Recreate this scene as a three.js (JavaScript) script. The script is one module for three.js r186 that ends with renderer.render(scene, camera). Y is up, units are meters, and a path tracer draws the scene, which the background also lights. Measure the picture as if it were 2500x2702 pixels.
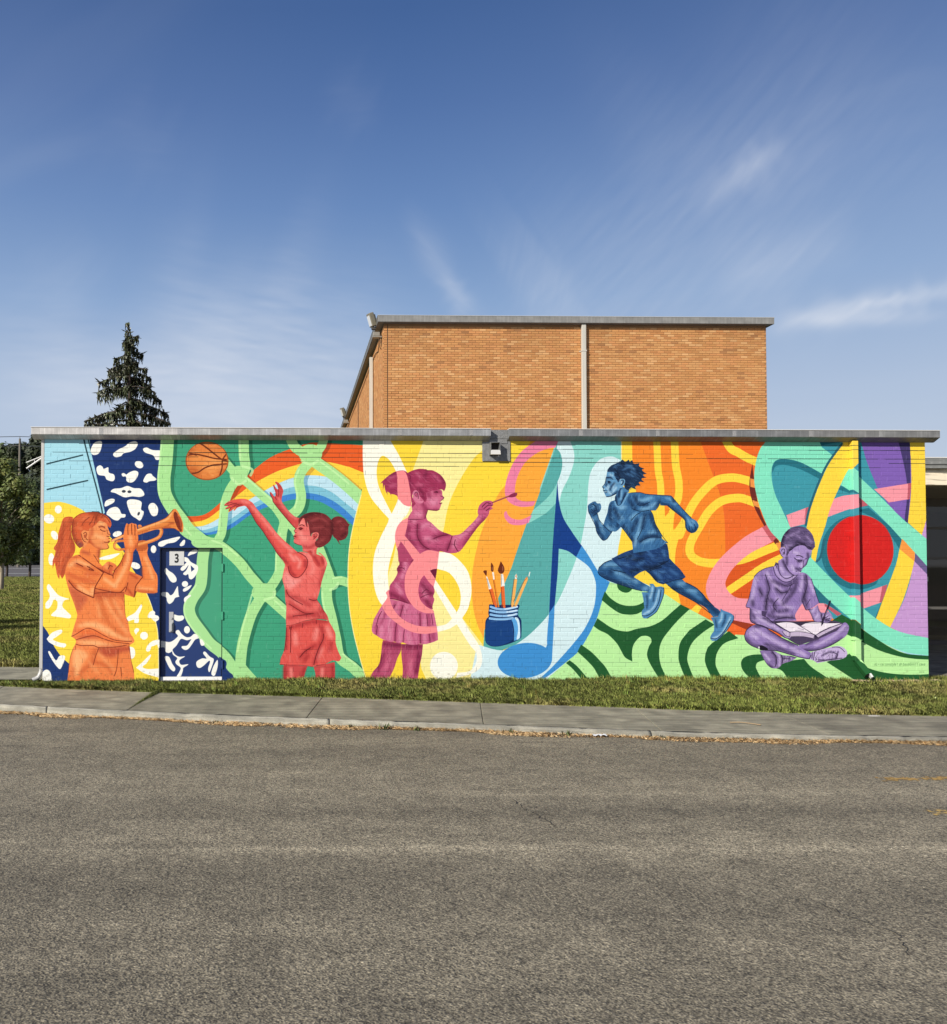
import * as THREE from 'three';
import { mergeGeometries } from 'three/addons/utils/BufferGeometryUtils.js';
import { RoundedBoxGeometry } from 'three/addons/geometries/RoundedBoxGeometry.js';

// ---------- camera ----------
const scene = new THREE.Scene();
const EYE = new THREE.Vector3(3.878, 1.786, 14.105);
const camera = new THREE.PerspectiveCamera(2 * Math.atan(1426.4 / 2400) * 180 / Math.PI, 3352.4 / 2852.8, 0.1, 3000);
camera.position.copy(EYE);
camera.rotation.order = 'YXZ';
camera.rotation.set(0.02672, -0.01866, 0.001);
camera.setViewOffset(3352.4, 2852.8, 852.4, 0, 2500, 2702); // a picture cropped from the right part of a wider view
camera.updateMatrixWorld();

// ---------- renderer and exposure ----------
const renderer = new THREE.WebGLRenderer({ antialias: true });
renderer.toneMapping = THREE.LinearToneMapping;
const EXPOSURE = 1.25;
renderer.toneMappingExposure = EXPOSURE;
renderer.shadowMap.enabled = true;

// ---------- small helpers ----------
function rng(seed) { let s = seed >>> 0; return () => { s = (s + 0x6d2b79f5) >>> 0; let t = Math.imul(s ^ (s >>> 15), 1 | s); t = (t + Math.imul(t ^ (t >>> 7), 61 | t)) ^ t; return ((t ^ (t >>> 14)) >>> 0) / 4294967296; }; }
const clamp = (x, a = 0, b = 1) => Math.min(b, Math.max(a, x)), mix = (a, b, t) => a + (b - a) * t, smooth = (a, b, x) => { const t = clamp((x - a) / (b - a)); return t * t * (3 - 2 * t); };
const lin = (c) => (c <= 0.04045 ? c / 12.92 : Math.pow((c + 0.055) / 1.055, 2.4));
const toSRGB = (c) => (c <= 0.0031308 ? c * 12.92 : 1.055 * Math.pow(c, 1 / 2.4) - 0.055);
// value noise: periodic when per > 0
function noiseMaker(seed) {
  const h = (x, y) => { let n = (Math.imul(x, 374761393) + Math.imul(y, 668265263) + Math.imul(seed, 974634777)) | 0; n = Math.imul(n ^ (n >>> 13), 1274126177); return ((n ^ (n >>> 16)) >>> 0) / 4294967296; };
  const f = (x, y, per = 0) => {
    const ix = Math.floor(x), iy = Math.floor(y), fx = x - ix, fy = y - iy, u = fx * fx * (3 - 2 * fx), v = fy * fy * (3 - 2 * fy), w = (a) => (per ? ((a % per) + per) % per : a);
    return mix(mix(h(w(ix), w(iy)), h(w(ix + 1), w(iy)), u), mix(h(w(ix), w(iy + 1)), h(w(ix + 1), w(iy + 1)), u), v);
  };
  f.fbm = (x, y, oct = 4, per = 0) => { let s = 0, a = 0.5, t = 0; for (let i = 0; i < oct; i++) { s += a * f(x, y, per); t += a; x *= 2; y *= 2; per *= 2; a *= 0.5; } return s / t; };
  return f;
}

// ---------- sky: computed for every direction ----------
const SUN = new THREE.Vector3(-1.05, 0.85, 1).normalize();
{
  const W = 4096, H = 2048, data = new Float32Array(W * H * 4), n1 = noiseMaker(11), n2 = noiseMaker(23);
  const stops = [[-90, 120, 116, 104], [-4, 150, 152, 152], [-0.5, 190, 202, 216], [5, 184, 199, 219], [9.7, 171, 190, 217], [15.8, 135, 165, 206], [21.6, 105, 138, 188], [27, 84, 116, 169], [31.8, 69, 101, 154], [45, 52, 82, 142], [90, 38, 64, 118]];
  // thin streaks of high cloud: centre and end as directions, width in degrees, strength
  const dirOf = (px, py) => { const x = (px - 779) / 2400, y = (1490 - py) / 2400; return [Math.atan(x), Math.atan(y / Math.hypot(1, x))]; };
  const streaks = [[1500, 860, 2250, 260, 5.5, 0.12], [1890, 500, 2060, 390, 0.9, 0.14], [1960, 440, 2080, 360, 0.5, 0.1], [1110, 600, 1245, 840, 0.8, 0.15], [1180, 730, 1235, 800, 0.6, 0.12], [2090, 838, 2400, 770, 0.6, 0.40], [2180, 832, 2470, 818, 0.45, 0.30], [2300, 790, 2420, 772, 0.35, 0.25], [1960, 720, 2220, 610, 1.4, 0.16], [880, 210, 980, 290, 1.3, 0.03], [480, 880, 980, 1060, 5.5, 0.34], [40, 980, 560, 1080, 4, 0.26], [60, 760, 280, 680, 1.5, 0.04], [2440, 770, 2620, 730, 0.6, 0.3], [300, 300, 440, 420, 2.2, 0.03], [100, 1000, 760, 1090, 2.5, 0.16], [1400, 800, 1500, 720, 3, 0.12]].map(([a, b, c, d, w, s]) => { const [x0, y0] = dirOf(a, b), [x1, y1] = dirOf(c, d); return { x0, y0, dx: x1 - x0, dy: y1 - y0, L: Math.hypot(x1 - x0, y1 - y0), w: w * Math.PI / 180, s }; });
  for (let r = 0; r < H; r++) {
    const el = ((r + 0.5) / H - 0.5) * 180, e = el * Math.PI / 180, sy = Math.sin(e), cy = Math.cos(e);
    let k = 0; while (k < stops.length - 2 && stops[k + 1][0] < el) k++;
    const a = stops[k], b = stops[k + 1], t = clamp((el - a[0]) / (b[0] - a[0])), base = [1, 2, 3].map((c) => lin(mix(a[c], b[c], t) / 255));
    for (let c = 0; c < W; c++) {
      const o = (r * W + c) * 4; let R = base[0], G = base[1], B = base[2];
      if (el > -3) {
        const ph = ((c + 0.5) / W - 0.5) * 2 * Math.PI, x = Math.cos(ph) * cy, z = Math.sin(ph) * cy, cosS = x * SUN.x + sy * SUN.y + z * SUN.z;
        const az = Math.atan2(x, -z), glow = 0.3 * Math.pow(Math.max(0, cosS), 8);
        R += glow * 0.35; G += glow * 0.34; B += glow * 0.3;
        const side = 0.05 * Math.abs(az - 0.12) * smooth(60, 20, el); R += side * 0.9; G += side * 0.75; B += side * 0.5;
        if (el > 0) {
          const q = 1 / (sy + 0.12), u = x * q, v = z * q, warp = n1.fbm(u * 1.3 + 9, v * 1.3 - 4, 3) * 1.6;
          let cl = smooth(0.52, 0.86, n2.fbm((u * 0.8 + v * 0.6) * 1.1 + warp, (v * 0.8 - u * 0.6) * 3.6 + warp * 0.7, 5)) * 0.045 * smooth(2, 10, el);
          cl += 0.09 * smooth(0.35, 0.8, n1.fbm(u * 0.5 + 30, v * 0.5 + 7, 4));
          if (z < 0 && el < 40) for (const s of streaks) {
            const px = az - s.x0, py = e - s.y0, al = (px * s.dx + py * s.dy) / (s.L * s.L);
            if (al < -0.5 || al > 1.5) continue;
            const d = (px * s.dy - py * s.dx) / s.L, wob = s.w * (0.55 + 0.9 * n1(al * 5 + s.x0 * 90, s.y0 * 70));
            const f = Math.exp(-d * d / (wob * wob)) * smooth(-0.4, 0.3, al) * smooth(1.4, 0.7, al);
            cl += s.s * f * (0.42 + 1.0 * n2.fbm(al * s.L * 26, d * 170 + al * 7, 5));
          }
          cl = clamp(cl, 0, 0.8);
          R = mix(R, 0.74, cl); G = mix(G, 0.78, cl); B = mix(B, 0.86, cl);
        }
      }
      data[o] = R / EXPOSURE; data[o + 1] = G / EXPOSURE; data[o + 2] = B / EXPOSURE; data[o + 3] = 1;
    }
  }
  const sky = new THREE.DataTexture(data, W, H, THREE.RGBAFormat, THREE.FloatType);
  sky.mapping = THREE.EquirectangularReflectionMapping; sky.magFilter = sky.minFilter = THREE.LinearFilter; sky.needsUpdate = true;
  scene.background = sky; scene.environment = sky;
}
// ---------- sun ----------
const sun = new THREE.DirectionalLight(new THREE.Color().setRGB(1, 0.945, 0.86), 4.4);
sun.position.copy(SUN).multiplyScalar(80); sun.target.position.set(6, 0, -4);
sun.castShadow = true; sun.shadow.mapSize.set(4096, 4096);
Object.assign(sun.shadow.camera, { left: -40, right: 40, top: 40, bottom: -40, near: 1, far: 220 });
sun.shadow.radius = 1.2;
sun.name = 'sun'; sun.target.name = 'sun_target';
scene.add(sun, sun.target);

// ---------- naming and building helpers ----------
const used = new Map();
function numbered(name) { const k = used.get(name) ?? 0; used.set(name, k + 1); return k ? `${name}_${String(k).padStart(3, '0')}` : name; }
function shade(m) { m.castShadow = m.receiveShadow = true; return m; }
function part(name, geo, mat, parent, label) { const m = shade(new THREE.Mesh(geo, mat)); m.name = name; if (label) m.userData.label = label; parent.add(m); return m; }
function thing(name, label, category, at = [0, 0, 0], group) { const g = new THREE.Group(); g.name = numbered(name); g.position.set(...at); g.userData = { label, category }; if (group) g.userData.group = group; scene.add(g); return g; }
function structure(name, geo, mat) { const m = geo ? shade(new THREE.Mesh(geo, mat)) : new THREE.Group(); m.name = numbered(name); m.userData.kind = 'structure'; scene.add(m); return m; }
function stuff(o, name, label, category, parent) { o.name = parent ? name : numbered(name); o.userData = { kind: 'stuff' }; if (label) o.userData.label = label; if (category && !parent) o.userData.category = category; shade(o); (parent ?? scene).add(o); return o; }
const std = (r, g, b, rough = 0.8, extra = {}) => new THREE.MeshStandardMaterial({ color: new THREE.Color().setRGB(r, g, b), roughness: rough, ...extra });
function box(x0, x1, y0, y1, z0, z1, bevel = 0) {
  const g = bevel ? new RoundedBoxGeometry(x1 - x0, y1 - y0, z1 - z0, 1, bevel) : new THREE.BoxGeometry(x1 - x0, y1 - y0, z1 - z0);
  return g.translate((x0 + x1) / 2, (y0 + y1) / 2, (z0 + z1) / 2);
}
const plain = (g) => { const h = g.index ? g.toNonIndexed() : g; for (const k of Object.keys(h.attributes)) if (!['position', 'normal', 'uv', 'color'].includes(k)) h.deleteAttribute(k); return h; };
const merged = (list) => mergeGeometries(list.map(plain));
function tube(points, r, seg = 6, radial = 8) { return new THREE.TubeGeometry(new THREE.CatmullRomCurve3(points.map((p) => new THREE.Vector3(...p))), points.length * seg, r, radial, false); }
function rod(a, b, r0, r1 = r0, radial = 8) { const A = new THREE.Vector3(...a), B = new THREE.Vector3(...b), d = B.clone().sub(A), g = new THREE.CylinderGeometry(r1, r0, d.length(), radial, 1); g.applyQuaternion(new THREE.Quaternion().setFromUnitVectors(new THREE.Vector3(0, 1, 0), d.normalize())); return g.translate((A.x + B.x) / 2, (A.y + B.y) / 2, (A.z + B.z) / 2); }
function pixelTexture(w, h, fn, srgb = true) {
  const d = new Uint8Array(w * h * 4);
  for (let y = 0; y < h; y++) for (let x = 0; x < w; x++) { const c = fn(x, y), o = (y * w + x) * 4; for (let i = 0; i < 3; i++) d[o + i] = clamp(Math.round((Array.isArray(c) ? c[i] : c) * 255), 0, 255); d[o + 3] = 255; }
  const t = new THREE.DataTexture(d, w, h); t.magFilter = THREE.LinearFilter; t.minFilter = THREE.LinearMipmapLinearFilter; t.generateMipmaps = true; t.wrapS = t.wrapT = THREE.RepeatWrapping; if (srgb) t.colorSpace = THREE.SRGBColorSpace; t.needsUpdate = true; return t;
}
const tiled = (t, u, v = u) => { const c = t.clone(); c.repeat.set(u, v); c.needsUpdate = true; return c; };

// shared textures
const nA = noiseMaker(3), nB = noiseMaker(5);
const grainBump = pixelTexture(512, 512, (x, y) => 0.5 * nA.fbm(x / 8, y / 8, 3, 64) + 0.5 * nB(x / 3, y / 3, 0) * 0.6, false); // half a metre of fine roughness
const blotch = pixelTexture(512, 512, (x, y) => { const v = 0.86 + 0.14 * nA.fbm(x / 64, y / 64, 5, 8) + 0.05 * (nB.fbm(x / 6, y / 6, 2, 0) - 0.5); return [v, v, v]; });
const streakMap = pixelTexture(512, 256, (x, y) => { const s = nA.fbm(x / 6, y / 220, 3), f = nB.fbm(x / 40, y / 40, 4), w = smooth(0.62, 0.75, nB.fbm(x / 3 + 40, y / 150, 2)); const v = 0.85 + 0.13 * (s - 0.5) + 0.2 * (f - 0.5) + 0.09 * w; return [v, v * 0.995, v * 0.98]; });
// ---------- the mural: flat paint on the wall, drawn in the coordinates of survey sheets laid over the wall ----------
function muralPainter(ctx, place, unit) {
  // place(px,py) -> canvas x,y ; unit = canvas px per survey px
  let ox = 0, oy = 0, k = 1;
  const sheet = (x, y, w, W) => { ox = x; oy = y; k = w / W; };
  const SH = { A: [0, 1100, 650, 1731], B: [500, 1100, 650, 1731], C: [850, 1100, 650, 1731], D: [1350, 1100, 650, 1731], E: [1850, 1100, 650, 1731],
    a1: [120, 1330, 380, 1848], a2: [160, 1550, 260, 1848], b1: [580, 1250, 360, 1848], b2: [720, 1440, 200, 1109], c1: [970, 1220, 420, 1848], c2: [970, 1440, 300, 1664],
    c3: [1260, 1460, 160, 1229], d1: [1540, 1200, 320, 1848], d2: [1560, 1410, 400, 1848], e1: [1950, 1370, 300, 1848], e2: [1950, 1560, 300, 1848], e3: [2280, 1720, 190, 1848], dr: [400, 1430, 220, 1187] };
  const on = (n) => sheet(...SH[n]);
  const at = (x, y) => place(ox + x * k, oy + y * k);
  const px = (w) => w * k * unit;
  const parse = (s) => s.trim().split(/\s+/).map((t) => { const c = t.endsWith('!'), [x, y] = t.replace('!', '').split(',').map(Number), p = at(x, y); return { x: p[0], y: p[1], c }; });
  function trace(s, closed, into = new Path2D()) {
    const P = typeof s === 'string' ? parse(s) : s, n = P.length, g = (i) => closed ? P[(i + n) % n] : P[Math.max(0, Math.min(n - 1, i))];
    into.moveTo(P[0].x, P[0].y);
    for (let i = 0; i < (closed ? n : n - 1); i++) {
      const a = g(i - 1), b = g(i), c = g(i + 1), d = g(i + 2), t = 1 / 6;
      const m1 = b.c ? [b.x + (c.x - b.x) / 3, b.y + (c.y - b.y) / 3] : [b.x + (c.x - a.x) * t, b.y + (c.y - a.y) * t];
      const m2 = c.c ? [c.x - (c.x - b.x) / 3, c.y - (c.y - b.y) / 3] : [c.x - (d.x - b.x) * t, c.y - (d.y - b.y) * t];
      into.bezierCurveTo(m1[0], m1[1], m2[0], m2[1], c.x, c.y);
    }
    if (closed) into.closePath();
    return into;
  }
  const F = (col, ...shapes) => { ctx.fillStyle = col; for (const s of shapes) ctx.fill(trace(s, true)); };
  const L = (col, w, ...lines) => { ctx.strokeStyle = col; ctx.lineWidth = px(w < 10 ? w * 1.45 : w); ctx.lineCap = ctx.lineJoin = 'round'; for (const s of lines) ctx.stroke(trace(s, false)); };
  const E = (col, ...es) => { ctx.fillStyle = col; for (const [x, y, rx, ry, r = 0] of es) { const p = at(x, y); ctx.beginPath(); ctx.ellipse(p[0], p[1], px(rx), px(ry ?? rx), r, 0, 7); ctx.fill(); } };
  const soft = (b, f) => { ctx.save(); ctx.filter = `blur(${Math.max(.4, px(b)).toFixed(2)}px)`; f(); ctx.restore(); };
  const within = (shapes, f) => { ctx.save(); const p = new Path2D(); for (const s of shapes) trace(s, true, p); ctx.clip(p); f(); ctx.restore(); };
  let seed = 7; const rnd = () => (seed = (seed * 16807) % 2147483647) / 2147483647;
  // dry brush marks inside a box of the sheet
  function brush(cols, n, [x0, y0, x1, y1], len, w, ang = 1.2, alpha = .16) {
    ctx.save(); ctx.globalAlpha = alpha * .8; ctx.lineCap = 'round';
    for (let i = 0; i < n; i++) {
      const x = x0 + rnd() * (x1 - x0), y = y0 + rnd() * (y1 - y0), a = ang + (rnd() - .5) * .9, l = len * (.35 + rnd() * .8);
      ctx.strokeStyle = cols[(rnd() * cols.length) | 0]; ctx.lineWidth = px(w * (.5 + rnd() * 1.3));
      const p = at(x, y), q = at(x + Math.cos(a) * l * .5 + l * .05, y + Math.sin(a) * l * .5), r = at(x + Math.cos(a) * l, y + Math.sin(a) * l);
      ctx.beginPath(); ctx.moveTo(...p); ctx.quadraticCurveTo(...q, ...r); ctx.stroke();
    }
    ctx.restore();
  }
  const WHITE = '#fdfbf0', NAVY = '#1b366e', YEL = '#fbdb45', SKY = '#a8dcea';

  // ----- left panel -----
  on('A');
  F(NAVY, '200,100! 1500,100! 1700,1900! 200,1900!');
  F(SKY, '250,100! 622,100! 640,250! 738,674! 700,700! 560,740! 250,740!');
  L('#27464f', 7, '330,330 580,268', '332,510 615,447', '592,120 596,190 716,650 690,668 650,668');
  L('#27464f', 5, '612,120 622,170 640,245');
  F(YEL, '250,612! 380,597 440,600 520,625 600,668 680,740 774,842 867,941 933,1067 1000,1170 1060,1310 1098,1450 1113,1560! 1118,1900! 520,1900! 500,1745! 430,1680 370,1590 335,1510 250,1400!');
  L('#fff3a0', 4, '1000,1170 1060,1310 1098,1450 1113,1560 1117,1840');
  E(WHITE, [410, 650, 24, 28], [345, 716, 36, 32, .3], [384, 832, 22, 34, -.5], [362, 1000, 20, 42], [977, 335, 31, 24, .5], [825, 823, 32, 20, -.25], [1080, 930, 19, 27], [952, 1045, 36, 22, .35]);
  F(WHITE, '345,1175 375,1210 410,1250 450,1268 495,1280! 455,1290 440,1330 470,1365 500,1395 490,1415 430,1408 365,1398 370,1380 400,1350 405,1300 380,1285 365,1320 345,1345 322,1345! 322,1310 345,1280 350,1250 330,1200',
    '330,1560! 370,1515 430,1495 438,1515 400,1545 375,1565 420,1585 465,1595 455,1620 400,1610 350,1585', '342,1655 355,1650 395,1710 420,1680 455,1678 458,1700 435,1760 415,1768 370,1710', '280,1900! 300,1800 335,1776 362,1810 364,1900!',
    '700,992 750,975 835,958 830,972 780,998 715,1003', '640,220 660,185 690,170 715,175 712,215 695,255 660,268 638,250', '795,260 830,230 880,205 910,180 950,170 968,190 950,225 915,245 870,255 850,275 810,282',
    '1005,225 1030,215 1070,232 1125,235! 1120,302! 1095,300 1075,270 1020,250', '677,360 700,340 720,350 730,365 760,355 765,390 800,405 806,435 790,452 750,440 735,415 690,405',
    '855,400 872,395 888,405 905,392 940,378 968,385 970,410 945,450 915,462 890,450 885,420 862,418', '1007,450 1030,405 1060,398 1075,415 1100,437 1085,448 1050,452 1030,462',
    '778,525 800,505 850,500 895,485 940,500 990,505 1015,545 985,562 930,558 880,565 840,550 810,535', '735,615 745,590 780,575 806,580 800,600 770,618 740,630',
    '892,600 910,580 960,582 995,600 992,650 1010,665 1005,695 985,728 960,715 925,690 905,650', '1043,640 1055,610 1085,607 1110,640 1108,680 1090,697 1065,690',
    '748,680 770,645 815,632 840,650 855,680 882,685 878,705 850,710 830,727 800,722 770,700', '1112,890 1130,875 1180,860 1255,842 1265,850 1230,880 1180,890 1145,910 1118,908', '1265,895 1290,865 1302,870 1295,900 1270,908');
  E('#3c444f', [870, 523, 14, 10], [910, 526, 14, 10], [975, 680, 8, 14, .4]);
  on('a2');
  F(WHITE, '1255,560 1400,470 1500,330 1535,340 1510,430 1470,520 1475,600 1460,660 1390,660 1380,605 1260,635', '1640,530 1680,460 1740,435 1780,470 1775,510 1840,540 1845,600 1775,640 1700,575 1650,570',
    '1385,810 1420,765 1470,770 1475,810 1440,850 1420,890! 1395,850', '1610,1150 1650,1070 1740,1000 1860,980 1860,1040 1770,1090 1710,1110 1690,1170 1650,1205 1615,1190', '1300,1110! 1370,1130 1405,1200 1395,1290 1350,1340 1320,1330!',
    '1420,1505! 1540,1400 1660,1280 1700,1260 1690,1310 1620,1420 1545,1490 1640,1530 1850,1520! 1850,1690! 1700,1650 1560,1600');
  E(WHITE, [1570, 905, 72, 72]);

  // ----- green panel with its net -----
  const NET = '#abe396', NETL = '#c9f6ad', GRN = '#3fa07a', GRND = '#2c7758';
  on('B');
  const green = '-155,100! 1222,100! 1222,390! 1212,580! 1165,720 1130,860 1115,1050 1118,1200 1140,1400 1180,1600 1250,1900! 330,1900! 230,1665 90,1525 0,1400 -5,1330 60,1200 90,1100 98,900! 0,800 -60,720 -120,640 -172,540 -180,430 -165,300';
  F(GRN, green);
  const rb = ['-60,702 100,688 230,590 400,420 560,290 720,220 820,190 900,180 1222,200!', '-50,745 110,722 250,622 420,490 600,390 780,330 900,310 1060,335 1225,392!', '-40,775 110,762 260,680 440,570 620,470 760,420 900,412 1010,440 1100,520 1195,615!',
    '0,795 120,792 270,730 450,610 640,520 780,485 900,490 1000,530 1090,600 1182,672!', '10,812 140,812 280,760 460,640 640,560 780,535 900,545 1000,585 1090,650 1168,725!', '40,828 160,826 290,785 460,670 650,600 780,575 900,590 1000,640 1080,700 1158,770!'];
  within([green], () => ['#e95f25', '#fcd443', '#bfe3ef', '#7fc2d6', '#3f86cf'].forEach((c, i) => F(c, rb[i] + ' ' + rb[i + 1].split(' ').reverse().join(' '))));
  F('#fcd443', '1120,350! 1224,392! 1212,580! 1170,520! 1060,430! 960,340!');
  const net = [[92, '-150,60 -165,300 -180,430 -172,540 -120,640 -60,720 0,800 70,855 110,890'], [80, '110,880 90,1000 84,1120 70,1200 20,1275 -5,1348 15,1422 86,1520 143,1595 227,1662 291,1745 330,1860'],
    [72, '110,880 180,890 250,930 350,1020 420,1110 490,1190 520,1230'], [62, '190,880 225,820 240,700 250,600 290,500 340,430'], [72, '378,60 382,260 392,350 360,420'], [58, '340,420 280,350 240,300'], [62, '370,430 440,490 520,560 600,630 650,700'],
    [68, '690,690 655,800 640,950 635,1080 590,1170 540,1230'], [70, '670,720 760,650 785,560 768,450 790,380 850,310'], [70, '820,260 740,210 690,100'], [62, '890,250 930,200 958,100'], [84, '890,320 990,390 1080,460 1170,540 1230,600'],
    [75, '510,1260 440,1380 400,1500 372,1620 360,1760 365,1880'], [75, '550,1260 640,1340 720,1410'], [75, '910,930 955,1050 980,1130 965,1220 970,1300 1000,1420 1030,1560 1060,1690 1150,1760 1250,1860'], [62, '980,1170 1060,1150 1140,1175'], [60, '690,740 740,790 770,850'], [60, '60,850 0,830 -40,800']];
  within([green], () => {
    ctx.save(); ctx.translate(px(26), px(10));
    for (const [w, s] of net) L(GRND, w, s);
    ctx.restore();
    within(rb.slice(0, 5).map((r, i) => r + ' ' + rb[i + 1].split(' ').reverse().join(' ')), () => ['#b8471f', '#d9a93a', '#7fb4cc', '#559fbd', '#2f6bae'].forEach((c, i) => within([rb[i] + ' ' + rb[i + 1].split(' ').reverse().join(' ')], () => { ctx.save(); ctx.translate(px(26), px(10)); for (const [w, s] of net) L(c, w, s); ctx.restore(); })));
  });
  for (const [w, s] of net) L(NET, w, s);
  E(NET, [345, 410, 62, 66], [850, 260, 82, 68], [525, 1235, 85, 66], [95, 880, 80, 45], [690, 730, 60, 52], [975, 1160, 62, 60]);
  F(NET, '240,1900! 320,1740 370,1700! 420,1770 540,1900!');
  ctx.save(); ctx.globalAlpha = .75;
  L(NETL, 12, '-195,150 -208,300 -220,430 -210,550', '-120,680 -60,752 10,830', '160,868 250,905 340,975', '45,1180 -20,1280 -40,1350 -20,1430 60,1540 150,1630', '205,830 215,700 228,590', '355,150 358,300', '395,425 500,515 600,600', '640,820 612,960 608,1080', '740,640 758,560 742,450 770,370', '910,310 1010,380 1120,470', '440,1250 405,1380 372,1500 340,1650', '600,1290 690,1370', '935,1230 942,1310 975,1440', '1080,1665 1170,1740', '1010,1135 1070,1125');
  L(NETL, 18, '300,430 345,475 395,450', '790,310 850,335 900,310', '530,1285 590,1265 595,1230', '990,1215 1030,1200 1045,1170', '430,410 440,370 370,345');
  ctx.restore();
  // ball
  on('A');
  E('#9c4a20', [1455, 309, 150, 135]); E('#dd7f3c', [1455, 308, 143, 129]);
  within(['1315,308 1350,215 1455,180 1560,215 1597,308 1560,400 1455,436 1350,400'], () => {
    soft(22, () => { E('#f39f55', [1500, 330, 90, 60]); E('#eb9148', [1390, 300, 60, 50]); E('#b85a28', [1350, 395, 50, 40], [1330, 230, 40, 30], [1575, 400, 30, 40]); });
    brush(['#f7a963', '#c96a30', '#e88b45'], 150, [1320, 185, 1590, 430], 40, 7, .1, .25);
    L('#6e3015', 7, '1400,182 1450,215 1500,255 1560,300 1598,312', '1310,272 1370,262 1440,275 1510,292 1590,300', '1340,398 1390,390 1440,358 1500,338 1598,330', '1320,250 1380,268', '1600,250 1565,300 1560,360 1545,410');
  });

  // ----- the door's blots -----
  on('dr');
  F(WHITE, '510,190 530,150 590,110 640,110 650,135 610,165 560,180 520,198', '435,235 460,215 510,230 550,280 600,310 650,340 655,400 620,480 570,530 530,520 515,460 480,475 445,460 450,440 490,400 520,330 480,380 440,410 410,400 410,370 450,330 490,290 450,270',
    '178,400 200,372 240,410 300,450 345,510 345,560 300,580 255,550 215,480 185,440', '440,690 460,660 550,618 562,630 520,680 460,710', '140,720 220,720 260,760 300,740 340,670 365,630 372,680 380,760 388,780 330,800 300,850 250,885 215,850 200,790 140,770',
    '295,1060 310,1035 380,1052 440,1052 460,1085 430,1120 370,1133 320,1110', '335,1295 350,1265 385,1262 430,1320 490,1360 550,1355 600,1315 640,1325 668,1372 620,1395 580,1450 530,1520 480,1545 430,1520 430,1490 500,1480 545,1420 560,1390 500,1405 430,1385 400,1400 350,1480 300,1530 290,1560 240,1588 195,1570 175,1510 100,1500 100,1415 240,1430 300,1410 350,1370 370,1340',
    '290,1550 330,1610 390,1640 468,1635 455,1650 420,1670 390,1705 420,1755 515,1748 505,1765 450,1800 440,1850 400,1945 345,1945 390,1860 410,1800 350,1750 335,1710 360,1660 300,1610', '180,1650 205,1632 250,1650 290,1740 330,1800 328,1840 300,1848 250,1800 200,1700',
    '632,1740 650,1700 720,1665 780,1665 735,1600 740,1570 770,1575 830,1640 880,1670 878,1720 830,1850 810,1850 805,1800 830,1720 815,1700 750,1760 690,1800 650,1790', '850,1880 870,1800 910,1720 940,1690 940,1780 905,1900 870,1912');
  within(['440,740! 620,740! 560,770 470,880! 430,880!'], () => F(WHITE, '455,830 470,790 540,755 560,770! 500,820 470,865'));
  F(WHITE, '685,1430 690,1390 720,1400! 755,1455! 740,1480 705,1480');
  E(WHITE, [470, 600, 44, 42], [500, 1255, 42, 52]);
  F(NAVY, '550,330! 608,385! 560,425!');
  F(NAVY, '960,1640! 1000,1655 1060,1690 1075,1740 1065,1790 1110,1850 1165,1900 1172,1997! 960,1997!');

  // ----- yellow panel, orange wedge, teal field -----
  const CREAM = '#fdfbea', PALE = '#fbee9b', CYEL = '#fbd83f', ORA = '#fba93c', TEAL = '#58aaa6', TEALL = '#8ad3c7', ICE = '#d6eef1';
  on('C');
  F(CYEL, '288,100! 1700,100! 1700,1900! 325,1900! 270,1700 220,1500 190,1300 183,1100 195,900 230,720 275,550 290,400!');
  L('#fff0a0', 4, '312,1840 270,1700 220,1500 190,1300 183,1100 195,900 230,720 275,550');
  F(PALE, '735,100! 1120,100! 1140,225! 1060,300 960,460 890,620 855,790 830,900 800,1000! 700,1100! 780,1180! 940,1370! 1000,1430! 1130,1600! 1130,1900! 760,1900! 700,1770! 690,1700! 640,1500! 450,1250! 470,1100 500,1000 540,800 560,700 600,500 640,370 690,230!');
  F(ORA, '1690,100! 1645,190! 1500,640 1430,800 1360,980 1290,1170 1230,1340! 1200,1400! 1140,1560! 1090,1450 1058,1300 1056,1120 1080,960 1130,780 1230,560 1290,480 1330,440! 1360,300 1450,200! 1500,100!');
  on('D');
  F(TEALL, '340,100! 790,100! 790,900! 400,1400! 200,1400! 200,500!');
  F(TEAL, '345,100! 315,222! 345,260 357,330 345,400 322,460! 318,600! 295,960! 262,1390! 180,1490! 75,1580! -200,1700! -190,1500! 0,1060! 60,880! 110,740! 155,650! 230,440! 300,240!');
  F(ICE, '330,100! 345,100! 400,140! 437,240 437,320 405,420 360,510 335,600! 322,600! 322,460! 345,400 357,330 345,260 318,222!');
  F(TEALL, '322,462! 318,600! 250,670 180,715 118,748! 152,655! 240,580 290,520');
  F(ICE, '700,278 760,300! 775,320! 790,700! 750,990! 690,1160! 600,1420! 480,1640! 260,1900! -300,1900! -240,1600! -60,1640 75,1570 180,1480 265,1385 330,1290 390,1160 440,1040 485,900 505,800 530,650 540,480 560,380 620,300');
  F('#123d86', '322,455! 335,600 365,710 420,800 475,880 495,905! 455,985! 400,945 333,925! 325,1100! 305,1320! 265,1380! 290,900! 310,620!');
  F('#3f91d2', '495,905! 545,980 605,1080! 640,1130! 692,1160! 640,1290 600,1420 540,1540 470,1650 390,1720 260,1820 190,1860! 205,1835! 300,1745 430,1600 520,1480 580,1340 595,1200 580,1120 540,1050 455,985!', '265,1380! 305,1320! 292,1600! 286,1710! 200,1700! 248,1610! 255,1500!');
  E('#3f91d2', [96, 1712, 192, 122, -.12]);
  F(ICE, '248,1480! 252,1600! 240,1610 180,1585!');
  on('C');
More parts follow.
